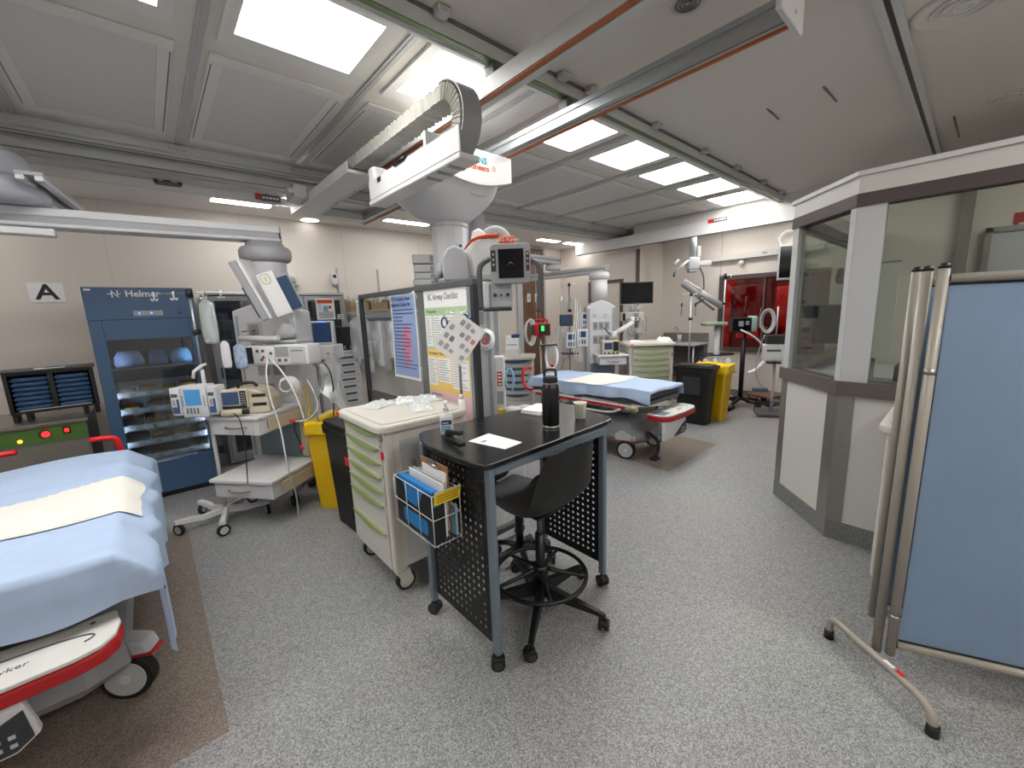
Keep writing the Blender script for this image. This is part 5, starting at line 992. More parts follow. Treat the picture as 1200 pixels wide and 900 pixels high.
# ---- back wall rack with hanging packs
t=T('catheter_rack','wall rack of striped bins and hooks on the back wall behind the barrier','wall rack',(2.95,5.86,0))
b=MB('alu'); b.box(-.80,.20,.9,-.78,.225,1.95); b.box(.55,.20,.9,.57,.225,1.95); b.box(-.82,-.14,1.70,.6,.2,1.715); b.box(-.82,-.14,1.60,.6,-.125,1.66); b.build('frame',t)
MB('steel').cyl((-.82,-.10,1.57),(.6,-.10,1.57),.008,n=8).build('hook_rail',t)
mat('brownstripe',(160,136,104),.6,noise=.15,nscale=20)
for k in range(5):
    x=-.80+k*.28; b=MB('brownstripe'); b.box(0,-.12,0,.25,.12,.006); b.box(0,-.12,.006,.25,-.112,.10); b.box(0,.112,.006,.25,.12,.16); b.box(0,-.112,.006,.007,.112,.13); b.box(.243,-.112,.006,.25,.112,.13); b.thing('rack_bin','brown striped bin on the rack shelf behind the barrier','bin','bins on the back wall rack',(2.95+x,5.86,1.7155))
    for j in range(3):
        q=MB('bagclear'); q.push((2.95+x+.05+j*.065,5.86,1.80),.2*j,0,.35*(j-1)); q.loft([[(.03*s_*math.cos(2*PI*i/8),.03*s_*math.sin(2*PI*i/8),z) for i in range(8)] for s_,z in ((.8,-.06),(1,0),(1,.1),(.6,.13))]); q.pop(); q.thing('tube_packet','clear tube packet standing in a bin of the back wall rack','packet','tube packets in the rack bins')
for k in range(16):
    x=2.16+k*.088; L_=.55+.18*((k*7)%3)/2; b=MB('bagclear' if k%2 else 'plasticclear'); y=5.728-.012*(k%2)
    def hf(u,v,x=x,L_=L_,y=y,k=k): return (x+(u-.5)*.118*(1+.1*math.sin(v*5)),y-.02*math.sin(u*PI)*(.6+.4*math.sin(v*9+k)),1.545-L_*v)
    b.sheet(hf,6,14,.002); b.mat('plasticclear').push((0,.003,0)); b.sheet(lambda u,v:hf(.2+.6*u,.25+.5*v),4,8,.001); b.pop()
    if k in (2,5): b.mat('brightred').tube([hf(.5,.1+.08*i) for i in range(9)],.004,5)
    b.thing('hanging_packet','long clear packet hanging from the hook rail behind the barrier','packet','packets on the hook rail')
b=MB('paper').box(2.26,5.70,1.60,2.375,5.702,1.84) if False else MB('paper').box(2.20,5.70,1.58,2.325,5.704,1.84); b.mat('inkgrey')
for k in range(9): b.box(2.21,5.698,1.60+k*.025,2.31,5.70,1.608+k*.025)
b.thing('price_list','white printed list hanging at the left end of the wall rack','paper')
bag('hanging_sack','clear plastic sack hanging left of the barrier post',*at(425,412,4.6).to_tuple()[:2],1.15,1.62,.24,.10,'bagclear')
for (px,lb) in ((395,'slotted shelf strip on the back wall beside the soap dispenser'),(443,'slotted shelf strip on the back wall above the barrier'),(487,'slotted shelf strip on the back wall near the crane column')):
    p0=at(px,326,5.3); x=p0.x*6.095/p0.y; b=MB('lgrey').box(x-.015,6.088,1.95,x+.015,6.0985,2.32); b.mat('dgrey')
    for k in range(14): b.box(x-.006,6.087,1.965+k*.025,x+.006,6.088,1.977+k*.025)
    b.thing('shelf_strip',lb,'shelf strip')
b=MB('white').box(2.03,6.03,2.08,2.11,6.0985,2.23,.012,3); b.mat('black').box(2.045,6.027,2.17,2.09,6.0305,2.215,.002,1); b.mat('grey').box(2.045,6.04,2.06,2.10,6.09,2.081); b.thing('soap_dispenser','small white dispenser high on the back wall','dispenser')
b=MB('white').box(1.47,6.04,2.10,1.57,6.0985,2.22,.012,3); b.mat('lgrey').cyl((1.52,6.035,2.15),(1.52,5.99,2.13),.03,n=14).box(1.46,6.02,2.06,1.6,6.0985,2.075); b.thing('wall_camera','small white wall unit beside the left pendant column','wall fitting')
# ================================================================ FAR SIDE OF THE ROOM
def fl(px,py,d): p=at(px,py,d); return Vector((p.x,p.y,0))
# doors in the far corner
w=MB('brown'); w.box(6.87,4.53,.0,6.8995,4.59,2.16); w.box(6.87,5.28,.0,6.8995,5.34,2.16); w.box(6.87,4.59,2.10,6.8995,5.28,2.16); w.mat('wallbeige').box(6.885,4.59,.005,6.8995,5.28,2.10); S(w,'door_2')
w=MB('wood'); w.box(5.70,6.06,.0,6.30,6.0995,2.86); w.mat('lgrey').box(5.56,6.05,.0,5.69,6.0995,2.87); w.box(6.31,6.05,.0,6.36,6.0995,2.87); w.mat('dgrey').box(5.99,6.0585,.01,5.996,6.06,2.85); S(w,'door_3')
for x,lb in ((5.86,'left of two white switch plates on the wooden door panel'),(6.08,'right of two white switch plates on the wooden door panel')):
    b=MB('white').box(x-.05,6.048,1.80,x+.05,6.0595,1.97,.003,1); b.mat('grey').box(x-.015,6.044,1.86,x+.015,6.048,1.91); b.thing('switch_plate',lb,'switch')
w=MB('lgrey'); w.box(7.15,4.185,1.15,7.19,4.1995,1.45,.005,1); S(w,'door_handle_far')
# second boom and pendant
def pendant(label,P,rz,w_,zb,zt,colr,ztop,shelf=True):
    t=T('medical_pendant',label,'medical pendant',P,rz)
    MB('pend').lathe([(colr,zt-.03),(colr*.96,ztop-.12)],n=24).build('column',t); MB('pend').lathe([(colr,ztop-.13),(colr*1.2,ztop-.115),(colr*1.2,ztop-.04),(colr,ztop-.02),(0,ztop-.02)],n=24).build('swivel_collar',t)
    b=MB('pend'); h=w_/2; b.prism([(-h,zb),(h,zb),(h,zt-.10),(h*.6,zt-.04),(0,zt),(-h*.6,zt-.04),(-h,zt-.10)],-.14,.14,'y',.012); b.build('service_head',t)
    MB('pendgrey').box(-h-.001,-.1405,zb+.03,-h+.045,-.143,zt-.12).box(h-.045,-.1405,zb+.03,h+.001,-.143,zt-.12).build('edge_strip',t)
    return t
P2=fl(702,380,6.2)
t=pendant('white ceiling pendant with drawer shelf beyond the far stretcher',P2,FACE,.42,.42,1.74,.125,2.17)
PEND2=t
for (x,z) in ((-.09,1.52),(.07,1.52)):
    MB('lgrey').box(x-.03,-.150,z-.03,x+.03,-.1405,z+.03,.002,1).build('gas_outlet',t)
for j,z in enumerate((1.30,1.10)):
    for i in range(3): b=MB('grey').box(-.12+i*.085,-.149,z,-.05+i*.085,-.1405,z+.12,.002,1); b.mat('dgrey').box(-.10+i*.085,-.1505,z+.03,-.09+i*.085,-.149,z+.09).box(-.08+i*.085,-.1505,z+.03,-.07+i*.085,-.149,z+.09); b.build('socket_plate',t)
b=MB('white').box(-.12,-.50,.93,.32,-.145,.955,.005,1); sh_=b.build('shelf',t); b=MB('pend').box(-.09,-.48,.815,.29,-.16,.929,.004,1); dr=b.build('drawer',t); MB('steel').tube(sm([(.02,-.482,.88),(.06,-.50,.872),(.14,-.50,.872),(.18,-.482,.88)],4),.008,6).build('handle',dr)
MB('desksteel').box(-.16,-.146,.45,.2,-.1435,.80).build('back_board',t)
def pl2(x,y,z): a=FACE; return Vector((P2.x+x*math.cos(a)-y*math.sin(a),P2.y+x*math.sin(a)+y*math.cos(a),z))
t=T('defibrillator','small beige defibrillator on the shelf of the far pendant','defibrillator',pl2(.08,-.33,.9565),FACE)
b=MB('defib').box(-.12,-.1,0,.12,.09,.20,.012,2); b.build('case',t); MB('lcddim').box(-.095,-.103,.075,.02,-.1005,.17).build('screen',t); b=MB('black').box(.03,-.103,.05,.11,-.1005,.185); b.build('keypad',t); b=MB('black')
for x in (-.09,-.03,.03,.09): b.cyl((x,-.1005,.025),(x,-.118,.025),.013,n=8)
b.build('sockets',t)
t=T('equipment_boom','long white two part boom arm carrying the far pendant','ceiling boom')
def armbox(p,q,z0,z1,w_,m='pend'):
    d=q-p; b=MB(m); b.push((p.x,p.y,0),math.atan2(d.y,d.x)); L_=d.length; b.box(0,-w_,z0,L_,w_,z0+(z1-z0)*.4,.008,1); b.box(0,-w_,z0+(z1-z0)*.6,L_,w_,z1,.008,1); b.mat('pendgrey').box(.0,-w_*.8,z0+(z1-z0)*.4,L_-.005,w_*.8,z0+(z1-z0)*.6); b.mat('grey').box(L_,-w_,z0,L_+.01,w_,z1); b.pop(); return b
p=fl(604,334,7.7); q=fl(711,316,6.2); d=(q-p).normalized(); armbox(Vector((p.x,p.y)),Vector((q.x,q.y)),2.152,2.262,.07).build('lower_arm',t)
j=fl(648,318,6.75); MB('pend').lathe([(.11,2.264),(.13,2.28),(.13,2.34),(.10,2.36)],(j.x,j.y,0),n=20).build('elbow_joint',t)
k=fl(560,300,5.5); armbox(Vector((k.x,k.y)),Vector((j.x+.1,j.y+.02)),2.362,2.47,.09).build('upper_arm',t); MB('pendblue').cyl((k.x,k.y,2.472),(k.x,k.y,3.04),.12,n=20).build('ceiling_mount',t)
# third pendant behind the barrier
P3=fl(546,420,4.15)
t=pendant('tall white pendant head with gas tubing right behind the poster barrier',P3,FACE,.70,.50,1.74,.11,2.25)
MB('pend').cyl((0,0,2.232),(0,0,3.045),.09,n=18).build('drop_tube',t)
for x in (.10,.235): MB('pendgrey').box(x,-.1405,.55,x+.035,-.146,1.62).build('rail',t)
for z in (1.30,.98): MB('grey').box(-.02,-.15,z,.06,-.1405,z+.12,.002,1).build('socket_plate',t)
MB('brightred').box(-.03,-.147,.95,.03,-.1405,1.02).build('red_label',t) if False else None
b=MB('red').box(-.02,-.149,1.12,.05,-.1405,1.24); b.build('red_label',t)
MB('grey').box(.12,-.1505,1.50,.21,-.147,1.62).build('blue_card',t)
def pl3(x,y,z): a=FACE; return Vector((P3.x+x*math.cos(a)-y*math.sin(a),P3.y+x*math.sin(a)+y*math.cos(a),z))
b=MB('plasticclear'); c=pl3(.22,-.22,1.36)
for kk in range(4): b.tube([c+RT*(.06+.008*kk)*math.cos(a)+UP*(.07+.01*kk)*math.sin(a)+FW*.012*kk for a in [2*PI*i/18 for i in range(18)]],.009,6,True)
b.thing('tubing_coil','clear tubing coil hanging on the pendant behind the barrier','tubing')
b=MB('brightred'); b.tube([c-FW*.03+RT*.02*math.cos(a)+UP*(.03*math.sin(a)-.02) for a in [2*PI*i/12 for i in range(12)]],.006,6,True); b.thing('oxygen_tag','small red ring on the clear tubing coil','tag')
t=T('suction_unit','white upright suction post with red label behind the desk','suction unit',fl(586,450,3.75),FACE)
MB('white').box(-.05,-.05,.12,.05,.05,1.22,.02,3).build('post',t); b=MB('red').box(-.022,-.053,.95,.022,-.0505,1.08); b.mat('paper'); [b.box(-.015,-.0545,.96+i*.03,.015,-.053,.975+i*.03) for i in range(4)]; b.build('label',t); MB('grey').box(-.03,-.053,.78,.03,-.0505,.9).build('panel',t); MB('yellow').box(-.025,-.09,.63,.03,-.0505,.74,.01,2).build('yellow_valve',t); MB('grey').box(-.22,-.2,.0,.22,.2,.119,.03,2).build('base',t)
for x,y in ((.11,-.10),(.22,-.06)):
    c=MB('plasticclear').lathe([(.06,.45),(.066,.46),(.072,.70),(.074,.72)],(x,y,0),n=18); cn=c.build('canister',t); MB('white').lathe([(.078,.721),(.078,.75),(.03,.765),(.0,.765)],(x,y,0),n=18).build('lid',cn)
MB('red').tube(sm([(.11,-.17,.74),(.09,-.19,.62),(.12,-.18,.52),(.14,-.17,.60),(.16,-.16,.72)],5),.006,6).build('red_tube',t); MB('grey').box(.05,-.04,.5,.25,.0,.53).build('bracket',t)
b=MB('bluebox'); b.tube(sm([at(594,455,3.7),at(592,440,3.72),at(597,432,3.75),at(602,442,3.72),at(600,458,3.7)],5),.012,7); b.thing('breathing_tube','pale blue tube looped above the suction canisters','tubing')
# white device tower above the barrier
t=T('device_tower','stack of white boxy devices rising behind the barrier left of the crane column','equipment tower',fl(502,330,4.7),rad(-30))
MB('grey').box(-.14,-.12,.03,.14,.12,1.94,.01).build('trolley',t)
for i,(z0,z1,a) in enumerate(((1.942,2.005,.17),(2.008,2.075,.17),(2.082,2.165,.15),(2.175,2.275,.18))):
    b=MB('white').box(-a+.02*(i%2),-.14,z0,a,.13,z1,.012,2); b.mat('grey').box(.03,-.1425,z0+.015,a-.02,-.1402,z1-.015); b.build('device',t)
for sx in (-1,1):
    for sy in (-1,1): caster_twin('caster',t,sx*.1,sy*.08,.0145)
# display on the far pendant arm
t=T('display_monitor','large black wall style monitor beside the far pendant','monitor',at(746,343,6.0),rad(-38)); MB('black').box(-.245,-.02,-.16,.245,.02,.155,.008).build('case',t); MB('darkscreen').box(-.23,-.0225,-.14,.23,-.0205,.142).build('panel',t); MB('lgrey').box(-.247,-.0215,-.166,.247,.0215,-.161).build('lower_edge',t)
MB('pend').tube([Vector((0,.021,0))+Vector((0,.01,-.05)),Vector((0,.05,-.18)),Vector((0,.06,-.27))],.025,8).build('bracket',t)
t=PEND2; WI=(Matrix.Translation((P2.x,P2.y,0))@Matrix.Rotation(FACE,4,'Z')).inverted(); p,q=WI@at(719,392,6.0),WI@at(741,378,6.1)
b=MB('pend'); b.tube([p,q],.035,10); b.cyl(p-Vector((0,0,.06)),p+Vector((0,0,.05)),.045,n=14); b.cyl(q-Vector((0,0,.05)),q+Vector((0,0,.085)),.03,n=12); b.build('monitor_arm',t); MB('dgrey').tube([WI@at(708,384,6.0),WI@at(714,391,5.98),WI@at(718,393,6.0)],.012,6).build('grab_bar',t)
t=T('patient_monitor','white module monitor with dangling leads on a stand right of the far pendant','patient monitor',fl(741,400,6.65),FACE); t.scale=(1.1,1.1,1)
b=MB('white').box(-.17,-.05,1.40,.15,.08,1.54,.012,2); b.mat('black').box(-.16,-.0525,1.41,-.12,-.0505,1.53); b.mat('grey').box(.0,-.0525,1.46,.07,-.0505,1.525); b.mat('dgrey')
for x in (-.09,-.05,-.09,-.05,.03,.09): b.cyl((x,-.0505,1.43 if x<0 else 1.44),(x,-.058,1.43),.012,n=8)
b.build('module_rack',t); MB('lgrey').box(-.04,-.05,1.56,.10,.06,1.64,.01).build('upper_module',t); MB('lgrey').cyl((-.11,0,.1),(-.11,0,1.40),.018,n=10).build('pole',t); MB('white').box(-.05,-.02,1.54,.07,.04,1.559).build('plate',t)
b=MB('grey')
for i in range(6): b.tube(sm([(-.08+i*.04,-.06,1.41),(-.1+i*.05,-.12,1.30-.02*i),(-.05+i*.03,-.10,1.18),(-.11+i*.01,-.05,1.25-.05*i)],5),.006,5)
b.build('lead_bundle',t); MB('lgrey').lathe([(.06,1.20),(.065,1.22),(.03,1.29),(0,1.29)],(.05,-.05,0),n=14).build('sensor_cup',t); MB('grey').box(-.25,-.14,.0,.05,.14,.099,.02).build('base',t)
supply_cart('white supply cart with green drawer handles against the far wall, left of the bins',(5.62,3.29,0),rad(-41.7),w=.64,d=.54,zt=1.10)
packet('sterile_packet','flat white packets at the left on the far green handled cart',(5.42,3.34,1.1015),.22,.12,.02,-.7,'plasticclear',group='packets on the far cart'); packet('sterile_packet','bulky white packets at the right on the far green handled cart',(5.80,3.10,1.1015),.24,.14,.035,-.7,'plasticclear',group='packets on the far cart')
supply_cart('beige supply cart with dark blue drawer handles at the head of the far stretcher',fl(607,430,6.0)+Vector((.16,.2,0)),rad(-47),'blue',(.10,.10,.10,.10,.10,.10),.50,.5,.96)
CP=fl(607,430,6.0)+Vector((.16,.2,0))
b=MB('white').push((CP.x-.06,CP.y-.02,.9615),rad(-47)); b.box(-.13,-.1,0,.09,.1,.10,.004,1); b.pop(); b.thing('storage_box','lower white box on the blue handled cart','box')
b=MB('plasticclear').push((CP.x-.06,CP.y-.02,1.063),rad(-47)); b.box(-.12,-.09,0,.08,.09,.20,.006,1); b.mat('inkblue').box(-.03,-.095,.17,.085,.095,.215,.004,1); b.mat('grey').box(-.1,-.092,.06,.05,-.09,.075); b.pop(); b.thing('storage_box','clear upright box with dark blue lid on the blue handled cart','box')
# red transport monitor
TP=fl(634,420,5.68); t=T('transport_monitor','red cased transport monitor with green screen on a pole behind the far stretcher','patient monitor',TP,rad(-35))
b=MB('red').box(-.10,-.07,1.27,.13,.06,1.45,.02,3); b.build('case',t); b=MB('black').box(-.035,-.074,1.29,.12,-.0702,1.43,.004,1); fr=b.build('bezel',t); MB('ledgreen').box(.0,-.0765,1.34,.04,-.0742,1.41).build('screen',fr); MB('red').tube(sm([(-.08,0,1.45),(-.06,0,1.49),(.08,0,1.49),(.10,0,1.45)],4),.014,8).build('handle',t)
MB('charcoal').box(-.13,-.07,1.29,-.102,.05,1.43,.006,1).build('side_pouch',t); MB('alu').cyl((0,0,.1),(0,0,1.268),.016,n=10).build('pole',t); MB('black').box(-.02,-.16,1.14,.20,.02,1.155).build('tray',t); b=MB('dgrey')
for k in range(5): a=2*PI*k/5; b.tube([(0,0,.11),(.22*math.cos(a),.22*math.sin(a),.06)],.014,6)
for k in range(5): a=2*PI*k/5; b.cyl((.22*math.cos(a)-.02,.22*math.sin(a),.03),(.22*math.cos(a)+.02,.22*math.sin(a),.03),.03,n=12)
b.build('base',t); b=MB('white')
for k in range(4): b.tube([(-.17+.01*k+(.09+.008*k)*math.cos(a)*.6,-.03-.01*k,1.33+(.15+.01*k)*math.sin(a)) for a in [2*PI*i/18 for i in range(18)]],.008,5,True)
b.build('cable_loops',t); b=MB('plasticclear')
for k in range(3): b.tube([(.13+.012*k+.08*math.cos(a),-.06+.01*k,.98+(.20-.02*k)*math.sin(a)) for a in [2*PI*i/20 for i in range(20)]],.009,5,True)
b.build('tubing_loops',t)
MB('lgrey').cyl(at(627,296,6.95),at(629,384,6.95),.006,n=6).cyl(at(631,296,6.95),at(634,384,6.95),.006,n=6).thing('hanging_cable','pair of thin pale cords hanging in front of the wooden door','cable')
# IV poles with pumps left of the far pendant
def ivpole(label,P,zt,span,group=None):
    t=T('iv_stand',label,'drip stand',P,FACE,group); MB('alu').cyl((0,0,.07),(0,0,zt),.012,n=10).build('pole',t)
    b=MB('dgrey')
    for k in range(5): a=2*PI*k/5+.3; b.tube([(0,0,.10),(.26*math.cos(a),.26*math.sin(a),.065)],.014,6); b.cyl((.26*math.cos(a)-.018,.26*math.sin(a),.03),(.26*math.cos(a)+.018,.26*math.sin(a),.03),.03,n=12)
    b.build('base',t)
    for s in (-1,1): MB('chrome').tube(sm([(0,0,zt-.01),(s*span*.7,0,zt+.02),(s*span,0,zt+.01),(s*span*1.02,0,zt-.03)],4),.005,6).build('hook',t)
    MB('black').cyl((0,0,zt-.02),(0,0,zt+.03),.02,n=10).build('top_knob',t); MB('black').cyl((-.02,0,zt-.38),(.03,0,zt-.38),.024,n=10).build('clamp_knob',t); return t
def pumpbox(name,label,c,w_,h,rz,m='pend'):
    t=T(name,label,'infusion pump',c,rz); MB(m).box(-w_/2,-.05,0,w_/2,.05,h,.012,2).build('case',t); MB('lcddim').box(-w_*.3,-.053,h*.55,w_*.3,-.0502,h*.88).build('screen',t); b=MB('blue')
    for i in range(3): b.box(-w_*.3+i*w_*.22,-.0525,h*.15,-w_*.16+i*w_*.22,-.0502,h*.4)
    b.build('keypad',t); return t
I2=fl(668,430,6.35); ivpole('thin drip stand loaded with pumps left of the far pendant',I2,1.98,.10)
pumpbox('infusion_pump','pale blue pump low on the loaded drip stand, left one',at(669,408,6.19),.16,.24,FACE); pumpbox('infusion_pump','pale blue pump beside the far pendant, right one of the drip stand',at(682,406,6.15),.17,.26,FACE); pumpbox('infusion_pump','small pale blue pump high beside the far pendant',at(684,382,6.15),.12,.20,FACE+.3)
t=T('transport_monitor','dark grey monitor high on the loaded drip stand','patient monitor',at(663,382,6.16),FACE); MB('charcoal').box(-.09,-.05,0,.10,.05,.17,.01).build('case',t); MB('lcddim').box(-.07,-.053,.04,.05,-.0502,.15).build('screen',t)
MB('black').push(at(668,414,6.3),FACE).box(-.13,-.1,-.01,.13,.08,.01,.004,1).pop().thing('stand_tray','small black tray on the loaded drip stand','tray')
for i,(px0,px1,y0,y1) in enumerate(((652,664,348,440),(660,672,350,425))):
    b=MB('bagclear'); b.sheet(lambda u,v:at(px0+(px1-px0)*(.5+(u-.5)*(.5+.7*v))+3*math.sin(v*7+u*3)-6*v,y0+(y1-y0)*v,6.62+.05*math.sin(u*6+v*2)+.16*i),10,16,.002); b.thing('plastic_cover',('left','right')[i]+' clear plastic cover draped over the loaded drip stand','cover')
b=MB('plasticclear')
for k in range(4): b.tube(sm([at(674+k*2,345+k*4,6.2),at(674+k*2,372,6.08),at(671+k*3,400,6.04),at(676+k*2,425,6.1)],5),.006,5)
b.thing('iv_tubing','thin clear drip lines running down beside the far pendant','tubing')
# ---- bins by the far stretcher
t=bin_('black waste bin with lid beside the yellow one near the far stretcher',5.545,2.475,rad(4),'matteblack',0,0,sy=.48,h=.78); b=MB('black'); b.prism([(a,c) for a,c in rrect(.32,.54,.04,3)],.752,.80,'z',.008); b.prism([(a,c) for a,c in rrect(.27,.48,.05,3)],.801,.815,'z',.005); b.build('lid',t); MB('charcoal').box(-.155,-.12,.42,-.148,.12,.66).build('front_label',t)
t=bin_('yellow clinical waste bin with folded yellow liner beside the black bin near the far stretcher',5.92,2.40,rad(0),'yellow',0,0,sx=.28,sy=.46,h=.72); b=MB('bagyellow'); b.sheet(liner(.29,.48,.79),40,6,.002); b.build('liner_bag',t); MB('panelgreen').box(.02,-.237,.50,.10,-.232,.60) if False else None
# ---- sink
t=T('sink_unit','stainless sink counter with open shelf in the far alcove','sink',(7.47,3.69,0))
b=MB('lgrey').box(-.30,-.45,.90,.275,.45,.935,.006,1); b.build('counter',t); MB('brushed').box(.255,-.44,.936,.278,.44,1.10).build('splashback',t); MB('chrome').tube(sm([(.2,.12,.936),(.2,.12,1.15),(.14,.12,1.22),(.06,.12,1.18)],4),.010,8).build('tap',t); MB('white').cyl((.0,-.02,.936),(.0,-.02,1.08),.035,n=14).build('soap_bottle',t)
for y in (-.40,.40): MB('alu').cyl((-.24,y,.0),(-.24,y,.899),.018,n=10).build('leg',t)
MB('wood').box(-.1,-.43,.25,.27,.43,.29).build('shelf',t); MB('dgrey').box(.15,-.43,.3,.27,.43,.89).build('back_panel',t)
packet('paper_roll','pale folded towels lying on the left of the far sink counter',(7.35,3.95,.9365),.16,.24,.05,.2,'white','white',group='towels')
# thin stands in the alcove
ivpole('slim drip stand with purple clamps in front of the far sink',fl(807,420,6.7),1.78,.15); 
for s in (-1,1):
    c=at(807+s*8,357,6.68); MB('inkblue').cyl(c-Vector((0,0,.03)),c+Vector((0,0,.03)),.016,n=8).tube([c,c+Vector((0,0,-.09)),c+RT*.01*s+Vector((0,0,-.18))],.006,5).thing('clamp',('left','right')[s>0]+' dark blue clamp on the slim drip stand by the sink','clamp')
# teal sided ventilator on black pole
VP=fl(868,455,6.45); t=T('ventilator','dark screened ventilator with teal side on a black wheeled pole by the red window','ventilator',VP,rad(-48))
MB('black').cyl((0,0,.12),(0,0,1.20),.035,n=14).build('pole',t)
for k in range(5):
    a=2*PI*k/5+.2; b=MB('black').tube([(0,0,.14),(.30*math.cos(a),.30*math.sin(a),.09)],[.035,.02],8); lg=b.build('leg',t); caster_twin('caster',lg,.30*math.cos(a),.30*math.sin(a),.045,a=k)
mat('teal',(150,176,168),.45); b=MB('black').box(-.22,-.10,1.19,.06,.02,1.40,.012,2); b.build('screen_housing',t); b=MB('darkscreen').box(-.205,-.103,1.21,.045,-.1005,1.385); b.mat('grey').box(-.13,-.1045,1.27,-.06,-.103,1.35).box(-.03,-.1045,1.29,.02,-.103,1.35); b.build('screen',t); MB('teal').box(.062,-.09,1.18,.16,.10,1.42,.03,3).build('side_case',t); MB('brightred').box(-.1,-.03,1.09,.2,.06,1.165,.01).build('red_base',t)
MB('white').tube(sm([(-.1,-.1,1.22),(.05,-.16,1.13),(.22,-.15,.98),(.32,-.13,.86)],5),.014,8).build('breathing_tube',t); b=MB('lgrey')
for k in range(4): b.tube([(.33+(.05+.012*k)*math.cos(a),-.12-.01*k,.84+(.11+.01*k)*math.sin(a)) for a in [2*PI*i/16 for i in range(16)]],.010,6,True)
b.build('tube_loops',t); MB('plasticclear').tube(sm([(.3,-.1,.75),(.15,-.12,.60),(.05,-.1,.55)],4),.03,8).build('filter_tube',t)
GP=fl(838,440,6.3); t=T('equipment_trolley','pale pole trolley with green tray, black basket and bottles left of the ventilator','trolley',GP,FACE)
MB('lgrey').cyl((0,0,.1),(0,0,1.30),.045,n=14).build('column',t); MB('alu').cyl((.08,0,.9),(.08,0,2.02),.012,n=10).build('upper_pole',t); MB('black').cyl((.08,0,1.98),(.08,0,2.06),.02,n=10).build('top_knob',t); MB('black').cyl((.06,0,1.62),(.12,0,1.62),.022,n=10).build('clamp_knob',t); MB('chrome').tube(sm([(.02,0,2.0),(.0,0,2.05),(.05,0,2.03),(.12,0,2.03),(.17,0,2.05),(.16,0,1.99)],4),.006,6).build('hook',t)
mat('palegreen',(136,158,140),.5); MB('palegreen').box(-.22,-.12,1.30,.10,.10,1.35,.015,2).build('tray',t); b=MB('black'); b.tube([(.26*math.cos(a),.13*math.sin(a),.86) for a in [2*PI*i/20 for i in range(20)]],.014,6,True); b.tube([(-.26,0,.86),(.26,0,.86)],.012,6); b.build('basket_ring',t)
for i in range(4): MB('plasticclear').lathe([(.04,.60),(.045,.61),(.045,.76),(.02,.80),(.0,.80)],(-.14+i*.1,-.06 if i%2 else .04,0),n=14).build('bottle',t)
MB('alu').box(-.22,-.14,.585,.26,.14,.598).build('lower_shelf',t); MB('dgrey').box(-.2,-.2,.05,.2,.2,.099,.02).build('base',t)
for sx in (-1,1): 
    for sy in (-1,1): caster_twin('caster',t,sx*.16,sy*.16,.0245)
t=T('low_trolley','low brown topped trolley with grey wheels half behind the booth','trolley',(7.30,2.12,0),rad(-20)); MB('wood').box(-.2,-.22,.14,.25,.22,.17,.006,1).build('top',t)
for sx in (-.15,.2): 
    for sy in (-.17,.17): caster_twin('caster',t,sx,sy,.05)
t=T('vital_signs_monitor','white vital signs monitor box on a pole at the edge of the booth','patient monitor',(6.62,1.84,0),rad(-65)); b=MB('white').box(-.16,-.1,.80,.14,.1,1.03,.015,2); b.mat('dgrey').box(-.12,-.102,.93,.05,-.1002,.96); b.build('case',t); MB('lgrey').cyl((0,0,.06),(0,0,.799),.02,n=10).build('pole',t); MB('black').box(-.12,-.16,.765,.06,-.05,.79,.01).build('grip',t); MB('charcoal').box(-.13,-.08,1.032,.1,.08,1.16,.01).build('screen_block',t)
MB('dgrey').box(-.2,-.2,.005,.2,.2,.06,.02).build('base',t); b=MB('lgrey')
for k in range(4): b.tube([(-.14+(.06+.01*k)*math.cos(a),-.12-.01*k,1.36+(.13+.012*k)*math.sin(a)) for a in [2*PI*i/18 for i in range(18)]],.008,5,True)
b.build('cable_coil',t); MB('alu').cyl((0,.03,1.0),(0,.03,1.55),.012,n=8).build('coil_hook',t)
MB('grey').tube(sm([(6.55,1.97,1.16),(6.50,2.02,.9),(6.49,2.03,.62),(6.51,1.97,.45),(6.53,1.90,.40)],6),.007,6).thing('probe_cable','thin grey cable looping down to a blue probe at the booth edge','cable')
MB('blue').push((6.515,1.97,.345),rad(-65)).box(-.1,-.03,0,.1,.03,.05,.012,2).pop().thing('cuff_holder','blue probe hanging low at the edge of the booth','probe')
b=MB('lgrey'); b.box(7.72,2.55,.74,7.7485,3.0,.77) if False else b.box(7.735,2.35,.765,7.7485,2.62,.785); b.thing('wall_slot','slim grey slot plate under the red window','wall fitting')
t=T('wall_bracket','small white round fitting above the red window','wall fitting',(7.745,2.74,2.32)); MB('lgrey').cyl((0,0,0),(-.03,0,0),.05,n=14).build('plate',t); MB('white').ball((-.06,0,-.03),.045).build('ball',t)
# surgical light boom
SB=fl(812,290,6.95); t=T('surgical_light','surgical light boom with pale column and twin lamp arms in the far alcove','surgical light',SB,FACE)
MB('lgrey').cyl((0,0,2.42),(0,0,2.868),.06,n=18).build('drop_column',t); b=MB('pend').box(-.09,-.08,2.22,.10,.08,2.42,.02,3); b.mat('grey').box(-.08,-.085,2.17,.05,.02,2.215,.01); b.build('hub_box',t); MB('lgrey').box(.07,-.03,2.43,.13,.03,2.60,.01).build('side_box',t)
d=Vector((math.cos(FACE),math.sin(FACE)))
MB('pend').box(.105,-.03,2.28,.32,.03,2.36,.008,1).build('arm_root',t); MB('dgrey').tube(sm([(.12,-.02,2.26),(.18,-.03,2.12),(.20,-.03,1.98),(.20,-.03,1.86)],4),.013,8).build('hanging_cable',t); MB('grey').box(.14,-.06,1.80,.28,.0,1.86,.02,2).build('handset',t)
